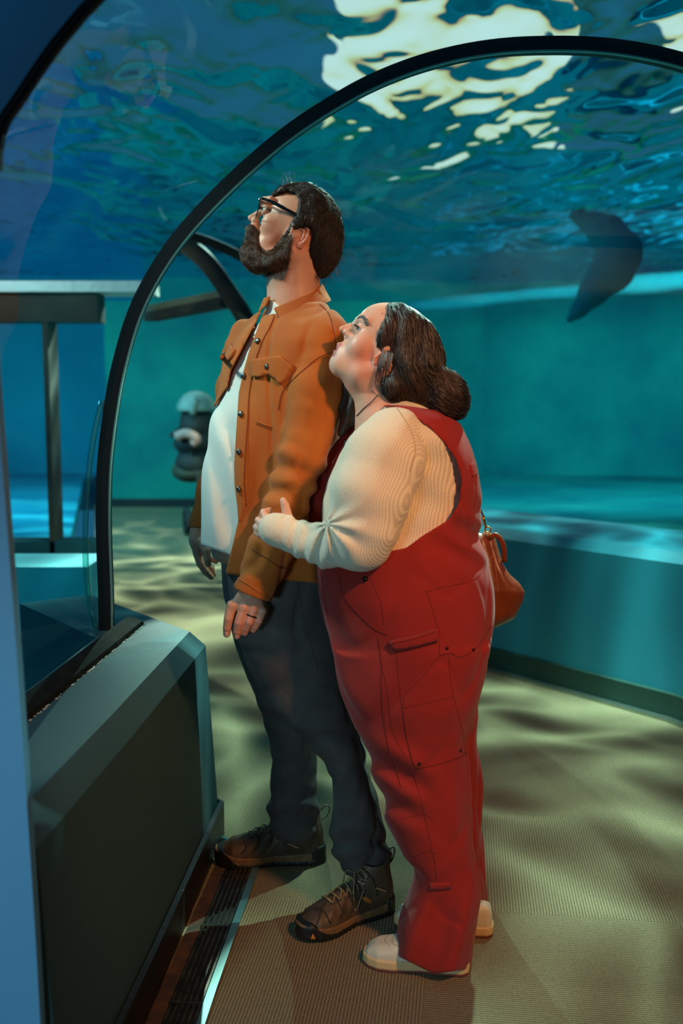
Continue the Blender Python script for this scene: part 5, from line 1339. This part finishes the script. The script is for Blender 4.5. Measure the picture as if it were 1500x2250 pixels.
def wom_top(p):
    x, y = proj(p)
    d = stack(p, [t_.sec(a, l + (5 if a < 1190 else 18), r - (5 if a < 1050 else 20), w - (.006 if a < 990 else .024)) for a, l, r, w in TW if a < 1300], .03)
    d = smin(d, chain(p, [(h(868, 966, -70), .072), (h(878, 945, 0), .072), (h(870, 966, 70), .072)], .03), .03)
    c = None
    for (a, ra, ya), (b, rb, yb) in zip(AR[:-1], AR[1:]):
        e = cone(p, a, b, ra * ya / F, rb * yb / F); c = e if c is None else smin(c, e, .014)
    # wrinkles: elbow bend radiates, forearm rings, soft waves elsewhere
    el = np.exp(-(((x - 730) / 45) ** 2 + ((y - 1165) / 45) ** 2))
    an = np.arctan2(y - 1150, x - 718); c = c - .006 * np.sin(an * 9 + .6 * wob(p, 9, 81)) * np.exp(-(((x - 745) / 60) ** 2 + ((y - 1180) / 60) ** 2))
    c = c - .0022 * np.sin((x + .25 * y) / 5.2 + 1.2 * wob(p, 8, 82)) * np.clip((735 - x) / 30, 0, 1) * np.clip((x - 610) / 30, 0, 1) - .0035 * wob(p, 10, 83)
    c = c - .003 * wob(p, 20, 87) 
    d = d - .004 * wob(p, 10, 84) - .004 * np.sin((y - 900 - .35 * (x - 900)) / 17 + wob(p, 6, 85)) * np.exp(-(((x - 930) / 60) ** 2 + ((y - 1060) / 90) ** 2))
    # left arm of the far side
    c2 = chain(p, [(P(868, 968, 2.42), .075), (P(800, 1100, 2.50), .07), (P(735, 1212, 2.46), .05)], .02)
    d = smin(smin(d, c, .006), c2, .02)
    # sleeve end pulled over the hand
    d = smax(d, -poly2(x, y, [(600, 1085), (609, 1114), (622, 1119), (640, 1126), (652, 1131), (680, 1090)]) * 0 + d * 0 - 1, 0) if False else d
    # neckline
    return smax(d, -h.chain(p, [(806, 850, 0, 58), (830, 890, 0, 64)], 6), .004)
Vw, Qw = surf(wom_top, Vector((-.24, 1.9, .75)), Vector((.42, 2.65, 1.35)), .0034)
wtop = np_mesh('waffle_knit_top', Vw, Qw, M_waf, wom); bw = bvh_of(Vw, Qw)
M_wst = mat('cream_seam', hexc(172, 140, 106), .9)
seam(bw, [(868, 892), (882, 912), (898, 938), (908, 965), (912, 990), (905, 1015), (900, 1035)], .0010, 'raglan_seam', M_wst, wtop, lift=.0)
seam(bw, [(609, 1113), (592, 1124), (576, 1136), (565, 1152), (560, 1172), (560, 1184)], .0018, 'sleeve_edge', M_waf, wtop, lift=.0)
# ---- overalls
M_ov = mat('rust_red_canvas', hexc(158, 26, 12), 0.9, noise=(10, 4, hexc(140, 22, 10), .3), bump=[('noise', 650, .25, .0007)], sheen=.1)
M_ovs = mat('dark_red_stitching', hexc(104, 20, 12), .9)
CARVE = [(795, 909), (840, 894), (867, 895), (884, 902), (915, 919), (947, 943), (973, 970), (1000, 1007), (1011, 1040), (1014, 1061), (1007, 1108), (987, 1141), (928, 1177), (892, 1204), (852, 1212), (770, 1214), (694, 1218), (692, 1150), (699, 1100), (705, 1060), (716, 1015), (742, 955), (762, 935)]
def wom_ov(p):
    x, y = proj(p)
    S = [t_.sec(a, l, r, w + .004) for a, l, r, w in TW]
    d = stack(p, S, .012)
    d = smin(d, chain(p, [(h(868, 966, -70), .0775), (h(878, 945, 0), .0775), (h(870, 966, 70), .0775)], .03), .03)
    la = stack(p, [g1_.sec(a, l, r, w) for a, l, r, w in LNn], .006); lb = stack(p, [g2_.sec(a, l, r, w) for a, l, r, w in LNf], .006)
    w = .0085 * wob(p, 7, 91, 5, (1, 1, .6)) + .0045 * wob(p, 19, 92, 5, (1, 1, .7)) - .004 * np.exp(-(wob(p, 9, 95, 4, (1.2, 1, .5)) / .10) ** 2)
    # pulls at the hip, behind the knee and the pooling hem
    pull = .007 * np.sin(((y - 1100) - .55 * (x - 1000)) / 11) * np.exp(-(((x - 1030) / 55) ** 2 + ((y - 1190) / 70) ** 2))
    knee = .010 * np.sin(((y - 1700) - .5 * (x - 850)) / 13 + wob(p, 6, 93)) * np.exp(-((y - 1720) / 90) ** 2) * np.clip((960 - x) / 60, 0, 1)
    hem = .013 * np.sin((x - 900) / 17 + (y - 1990) / 60 + .8 * wob(p, 5, 94)) * np.clip((y - 1900) / 90, 0, 1)
    la = la - w - knee - hem; lb = lb - w - hem * .7
    d = d - w * .6 - pull
    d = smin(d, smin(la, lb, .004), .03)
    # arm hole, near side and far side, and the open chest above the bib
    cv = smax(poly2(x, y, CARVE) * t_.s, (p[..., 1] - (t_.Y + .02)), .003)
    d = smax(d, -cv, .002)
    d = smax(d, -h.chain(p, [(812, 850, 0, 55), (835, 880, 0, 66)], 6), .004)
    top = poly2(x, y, [(700, 800), (1060, 800), (1060, 905), (1012, 930), (960, 902), (905, 893), (850, 888), (820, 899), (795, 909), (760, 936), (745, 948), (700, 1000)]) * t_.s
    d = smax(d, -top, .003)
    # hems stand on the shoes
    d = smax(d, smax((y - (2100 + (x - 872) * .50)), y - 2139 + np.maximum(0, x - 960) * .13, 3) * t_.s, .003)
    return d
Vv, Qv = surf(wom_ov, Vector((-.14, 1.92, .0)), Vector((.44, 2.65, 1.35)), .0042)
ov = np_mesh('overalls', Vv, Qv, M_ov, wom); bv = bvh_of(Vv, Qv)
def st(pts, r=.0007, name='stitching', m=None, lift=.0): return seam(bv, pts, r, name, m or M_ovs, ov, lift=lift)
st([(812, 1268), (826, 1300), (838, 1330), (842, 1372)]); st([(744, 1268), (752, 1300), (762, 1320), (790, 1352), (822, 1382), (850, 1396)], .0014)
st([(936, 1300), (950, 1340), (962, 1390), (966, 1440)]); st([(936, 1300), (985, 1288), (1030, 1278), (1055, 1262)])
st([(966, 1440), (990, 1436), (1010, 1444), (1040, 1430), (1064, 1400), (1076, 1376)], .0011)
st([(830, 1400), (838, 1470), (836, 1500), (842, 1580), (852, 1640), (868, 1690), (880, 1730)], .0012); st([(868, 1400), (872, 1460), (880, 1540), (890, 1600), (900, 1660), (915, 1690)])
st([(966, 1440), (925, 1490), (890, 1526), (884, 1555)]); st([(985, 1440), (990, 1500), (1003, 1560), (1018, 1620), (1022, 1655)])
st([(886, 1556), (930, 1546), (995, 1532)]); st([(884, 1556), (890, 1610), (900, 1650), (914, 1686), (960, 1680), (1000, 1668), (1024, 1655)], .0013)
st([(905, 1690), (925, 1760), (940, 1830), (955, 1900), (958, 1935)]); st([(842, 1478), (852, 1530), (860, 1600), (888, 1660)])
st([(880, 1800), (930, 1790), (950, 1800)]); st([(905, 1885), (940, 1870), (958, 1876)])
lp_ = patch(bv, [(856, 1408), (900, 1400), (958, 1382), (961, 1406), (905, 1420), (868, 1427)], .0040, 'hammer_loop', M_ov, ov, step=6, lift=.006)
seam(bvh_of(np.array([v.co[:] for v in lp_.data.vertices]) + np.array(lp_.matrix_world.translation), np.array([list(p.vertices)[:3] for p in lp_.data.polygons])), [(862, 1413), (900, 1406), (957, 1388)], .0008, 'stitching', M_ovs, lp_, lift=.0004)
lt = patch(bv, [(944, 1941), (990, 1938), (990, 1950), (946, 1953)], .0030, 'knee_tab', M_ov, ov, step=5, lift=.002)
pt1 = patch(bv, [(1030, 1022), (1042, 1012), (1048, 1040), (1036, 1048)], .002, 'back_label', M_ov, ov, step=4, lift=.001)
M_rivet = mat('dark_rivet', hexc(60, 22, 14), .35, .6)
for (x, y) in ((981, 1424), (1039, 1428), (921, 1678), (1011, 1649)):
    a, nn = on(bv, x, y, .0015); MB().lathe([(.0001, .002), (.0022, .0018), (.0034, .001), (.0036, -.002)], a, nn, 14).build('rivet', M_rivet, ov, smooth=True)
a, nn = on(bv, 803, 1272, .002); MB().lathe([(.0001, .004), (.004, .0038), (.0058, .002), (.006, -.003)], a, nn, 16).build('hip_button', mat('antique_button', hexc(50, 44, 34), .3, .9), ov, smooth=True)
# ---- bib straps visible on the chest and the buckle
bst = spline([P(778, 935, 2.34), P(752, 965, 2.36), P(728, 1000, 2.35), P(712, 1030, 2.33), P(696, 1090, 2.31), P(690, 1150, 2.30)], 5)
MB().tube(bst, [.012] * 6 + [.016] * 8 + [.022] * (len(bst) - 14), 10, flat=.35, up=(1, 0, .3)).build('bib_strap', M_ov, ov, smooth=True)
# ---- shoes
M_sh = mat('off_white_leather', hexc(214, 200, 172), 0.5, bump=[('noise', 60, .15, .001)]); M_shm = mat('cream_rubber_sole', hexc(216, 178, 124), .5); M_sht = mat('brick_red_outsole', hexc(120, 60, 46), .6)
def sneaker(heel, toe, label):
    heel, toe = Vector(heel), Vector(toe); L = (toe - heel).length; ex = (toe - heel).normalized(); ez = Vector((0, 0, 1)); ey = ez.cross(ex)
    R3 = np.array([[ex[i], ey[i], ez[i]] for i in range(3)], dtype=np.float32); k = L / .27
    def loc(p): return (p - npv(heel)) @ R3
    def outl(lp, g=0.0):
        x = lp[..., 0] / L; hw = np.interp(x, [-.02, 0, .05, .2, .45, .7, .85, .95, 1, 1.02], [0, .018, .030, .035, .035, .047, .046, .033, .016, 0]) * k + g
        return np.maximum(np.abs(lp[..., 1]) - hw, np.maximum(-x * L - g, (x - 1) * L - g))
    def upper(p):
        lp = loc(p); x = lp[..., 0] / L; z = lp[..., 2]; hh = np.interp(x, [0, .3, .45, .6, .75, .88, 1], [.09, .09, .088, .076, .064, .056, .04]) * k
        d = smax(outl(lp, -.002) + np.clip((z - .03) / hh, 0, 1.2) ** 2 * .022, z - hh, .022); d = smax(d, .012 - z, .003)
        return smax(d, -chain(lp, [((.2 * L, 0, .1), .03), ((.2 * L, 0, .2), .035)], .01), .004)
    def mids(p): lp = loc(p); z = lp[..., 2]; return smax(smax(outl(lp, .002), z - .030 * k, .004), .006 - z, .001)
    def out(p): lp = loc(p); z = lp[..., 2]; return smax(smax(outl(lp, .002), z - .008, .001), -z, .001)
    root = empty('sneaker', heel + ex * L * .4, label, 'shoe', 'cream sneakers on the person in red overalls')
    mn = [min(heel[i], toe[i]) - .07 for i in range(2)] + [-.005]; mx = [max(heel[i], toe[i]) + .07 for i in range(2)] + [.12]
    A = surf(upper, mn, mx, .0024); np_mesh('upper', *A, M_sh, root); np_mesh('midsole', *surf(mids, mn, mx, .0024), M_shm, root); np_mesh('outsole', *surf(out, mn, mx, .0024), M_sht, root)
    b = bvh_of(*A)
    def top(x, y):
        r = b.ray_cast(heel + ex * (x * L) + ey * y + ez * .3, Vector((0, 0, -1))); return (r[0] + Vector((0, 0, .0004))) if r[0] else heel + ex * (x * L) + ez * .08
    for row, ys in ((0, (-.028, 0, .028)),):
        arc = [top(.62, -.030), top(.70, -.024), top(.73, 0), top(.70, .024), top(.62, .030)]; MB().tube(spline(arc, 5), .0007, 5).build('stitched_arc', mat('tan_thread', hexc(160, 140, 108), .9), root, smooth=True)
    pf = MB()
    for i in range(11):
        t = (i - 5) / 5; c = top(.80 - .06 * t * t, t * .026); pf.lathe([(.0009, .0006), (.0009, -.001)], c, (0, 0, 1), 6)
    pf.build('toe_perforations', mat('perforation_dark', hexc(90, 80, 64), .9), root)
    tg = top(.5, 0); MB().tube(spline([top(.60, 0), top(.50, 0) + ez * .006, top(.42, 0) + ez * .014], 4), .016, 10, flat=.3, up=ez).build('tongue', M_sh, root, smooth=True)
    return root
sneaker(G(1030, 2134), G(800, 2108), 'off-white sneaker nearer the camera under the wide red trouser hem')
sneaker(G(1082, 2051), G(868, 2026), 'off-white sneaker set further back, half hidden behind the red trouser leg')
# ---- handbag
bag = empty('handbag', P(1100, 1300, 2.44), 'small tan-brown leather handbag hanging behind the red overalls on brass hooks', 'handbag')
M_bag = mat('tan_brown_leather', hexc(132, 62, 26), .38, noise=(14, 4, hexc(104, 46, 20), .3), bump=[('noise', 60, .4, .002)]); M_brass = mat('brass', hexc(200, 150, 60), .22, 1.0)
b_ = Px(2.44)
BG = [(1042, 1165), (1068, 1168), (1085, 1180), (1098, 1215), (1106, 1238), (1122, 1262), (1142, 1285), (1152, 1302), (1149, 1320), (1140, 1340), (1130, 1358), (1112, 1368), (1086, 1380), (1040, 1384), (1000, 1300), (1010, 1200)]
def bagf(p):
    x, y = proj(p); th = np.interp(y, [1165, 1200, 1300, 1384], [.016, .03, .055, .05])
    d = smax(poly2(x, y, BG) * b_.s, np.abs(p[..., 1] - b_.Y) - th, .03)
    return d - .003 * np.sin((x - .25 * y) / 6.5 + wob(p, 8, 97)) * np.clip((1340 - y) / 120, 0, 1) - .003 * wob(p, 14, 98)
Vg, Qg = surf(bagf, b_(985, 1400, -80), b_(1170, 1150, 80), .003); bo_ = np_mesh('bag_body', Vg, Qg, M_bag, bag)
bgv = bvh_of(Vg, Qg)
hd = spline([b_(1072, 1180, -18), b_(1086, 1173, -22), b_(1100, 1190, -24), b_(1104, 1212, -22), b_(1105, 1232, -16)], 5)
MB().tube(hd, .0065, 8, flat=.35, up=(0, 1, 0)).build('handle', M_bag, bag, smooth=True)
seam(bgv, [(1070, 1238), (1082, 1222), (1086, 1228), (1090, 1260), (1094, 1300)], .001, 'stitched_seam', mat('tan_seam', hexc(170, 104, 60), .7), bag)
MB().torus(b_(1068, 1161, -22), 6.2 * b_.s, .0018, axis=(.2, 1, 0), n=20).build('hook_ring', M_brass, bag, smooth=True)
MB().tube(spline([b_(1069, 1166, -24), b_(1072, 1176, -26), b_(1075, 1183, -24)], 4), .0022, 8).build('hook', M_brass, bag, smooth=True)
MB().tube([b_(1058, 1130, -22), b_(1060, 1142, -22), b_(1064, 1158, -22)], [.0035, .003, .0022], 8).build('clasp', M_brass, bag, smooth=True)
MB().tube(spline([b_(1030, 1050, 10), b_(1046, 1105, -10), b_(1053, 1118, -16), b_(1059, 1134, -22)], 4), .0048, 8, flat=.5).build('strap', mat('dark_strap_leather', hexc(58, 26, 16), .5), bag, smooth=True)
# ================================================================ FAR THINGS
# stroller parked at the far end of the walkway, loaded, seen from behind
SY = 9.6; z_ = Px(SY)
stp = empty('stroller', G(440, 1160), 'dark loaded stroller with a grey hood parked at the far end of the walkway', 'stroller')
M_sd = mat('black_stroller_fabric', hexc(18, 17, 16), .8, noise=(6, 3, hexc(34, 30, 26), .2)); M_sg = mat('grey_hood_fabric', hexc(110, 122, 112), .8); M_sp = mat('pink_cloth', hexc(190, 130, 115), .8)
def hood(p):
    d = z_.ell(p, 432, 902, 0, (38, 38, 60)); d = smax(np.abs(d) - .02, z_(0, 905, 0).z - p[..., 2] - .0 * p[..., 0], .02)
    return d
np_mesh('hood', *surf(hood, z_(380, 930, -90), z_(480, 850, 90), .02), M_sg, stp)
def seat(p):
    d = z_.ell(p, 432, 930, 0, (38, 46, 60)); d = smin(d, z_.ell(p, 424, 975, -10, (45, 26, 50)), .05); d = smin(d, z_.ell(p, 424, 1015, 0, (44, 34, 55)), .05)
    return d - .03 * wob(p, 3, 5)
np_mesh('seat', *surf(seat, z_(360, 1070, -90), z_(500, 870, 90), .025), M_sd, stp)
MB().tube([z_(436, 870, -58), z_(433, 910, -66)], .03, 8).build('hood_strap', M_sg, stp, smooth=True)
MB().tube(spline([z_(398, 957, -62), z_(420, 950, -68), z_(442, 962, -64), z_(432, 972, -60)], 4), .045, 8).build('blanket', M_sp, stp, smooth=True)
def basket(p): return z_.ell(p, 425, 1035, 0, (46, 26, 48)) - .02 * wob(p, 4, 6)
np_mesh('basket', *surf(basket, z_(370, 1065, -70), z_(480, 1000, 70), .025), mat('olive_basket', hexc(46, 46, 32), .8), stp)
for (x, w) in ((418, -50), (446, 40), (462, -50), (472, 40)):
    c = z_(x, 1138, w); 
    wh = MB().torus(c, .11, .028, axis=(1, .3, 0), n=24, k=8); wh.lathe([(.03, -.03), (.03, .03)], c, (1, .3, 0), 10)
    for k in range(5):
        a = k * 1.2566; wh.tube([c, c + Vector((0, math.cos(a) * .1, math.sin(a) * .1))], .008, 5)
    wh.build('wheel', M_sd, stp, smooth=True)
for w in (-46, 46): MB().tube([z_(455, 1120, w), z_(440, 1040, w), z_(410, 930, w), z_(385, 955, w)], .018, 8).build('frame_tube', M_sd, stp, smooth=True)
MB().tube([z_(385, 955, -46), z_(385, 955, 46)], .022, 8).build('push_handle', M_sd, stp, smooth=True)

# seal gliding in the right-hand tank
E = Px(7.6)
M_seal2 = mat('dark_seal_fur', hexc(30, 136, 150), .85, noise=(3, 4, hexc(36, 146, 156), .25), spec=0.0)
def sealf(p):
    d = E.chain(p, [(1250, 702, 0, 8), (1272, 680, 4, 16), (1306, 640, 10, 30), (1350, 592, 20, 46), (1368, 550, 30, 47), (1345, 506, 46, 38), (1315, 482, 60, 24), (1294, 472, 70, 14)], 14)
    for s in (-1, 1):
        d = smin(d, E.ell(p, 1352 + s * 34, 600 - s * 22, 25, (26, 10, 14), 35 if s < 0 else 15), 12 * E.s)
        d = smin(d, E.ell(p, 1284, 462 + s * 9, 72, (22, 6, 12), s * -25), 8 * E.s)
    return d - .01 * wob(p, 3, 8)
Vs, Qs = surf(sealf, E(1215, 740, -110), E(1470, 430, 140), .022)
np_mesh('seal', Vs, Qs, M_seal2, None, label='dark blurred seal diving nose down in the tank on the right', cat='seal')
# bright waterline streak along the back of the right-hand tank, put in as pale colour
M_streak = mat('pale_teal_streak', hexc(30, 150, 156), .8, noise=(2, 4, hexc(20, 120, 130), .3), bump=[('noise', 2, .6, .1)])
def streak(p):
    x, y = proj(p)
    a = P(800, 684, 12.9); b = P(1720, 596, 11.0)
    d = cone(p, a, b, .05, .14) ; return d - .05 * wob(p, 1.3, 12)
Vs, Qs = surf(streak, Vector((-.2, 10.4, 1.2)), Vector((5.6, 13.3, 3.4)), .05)
np_mesh('waterline_streak', Vs, Qs, M_streak, None, label='pale band standing in for the bright waterline across the back of the right tank', cat='waterline')
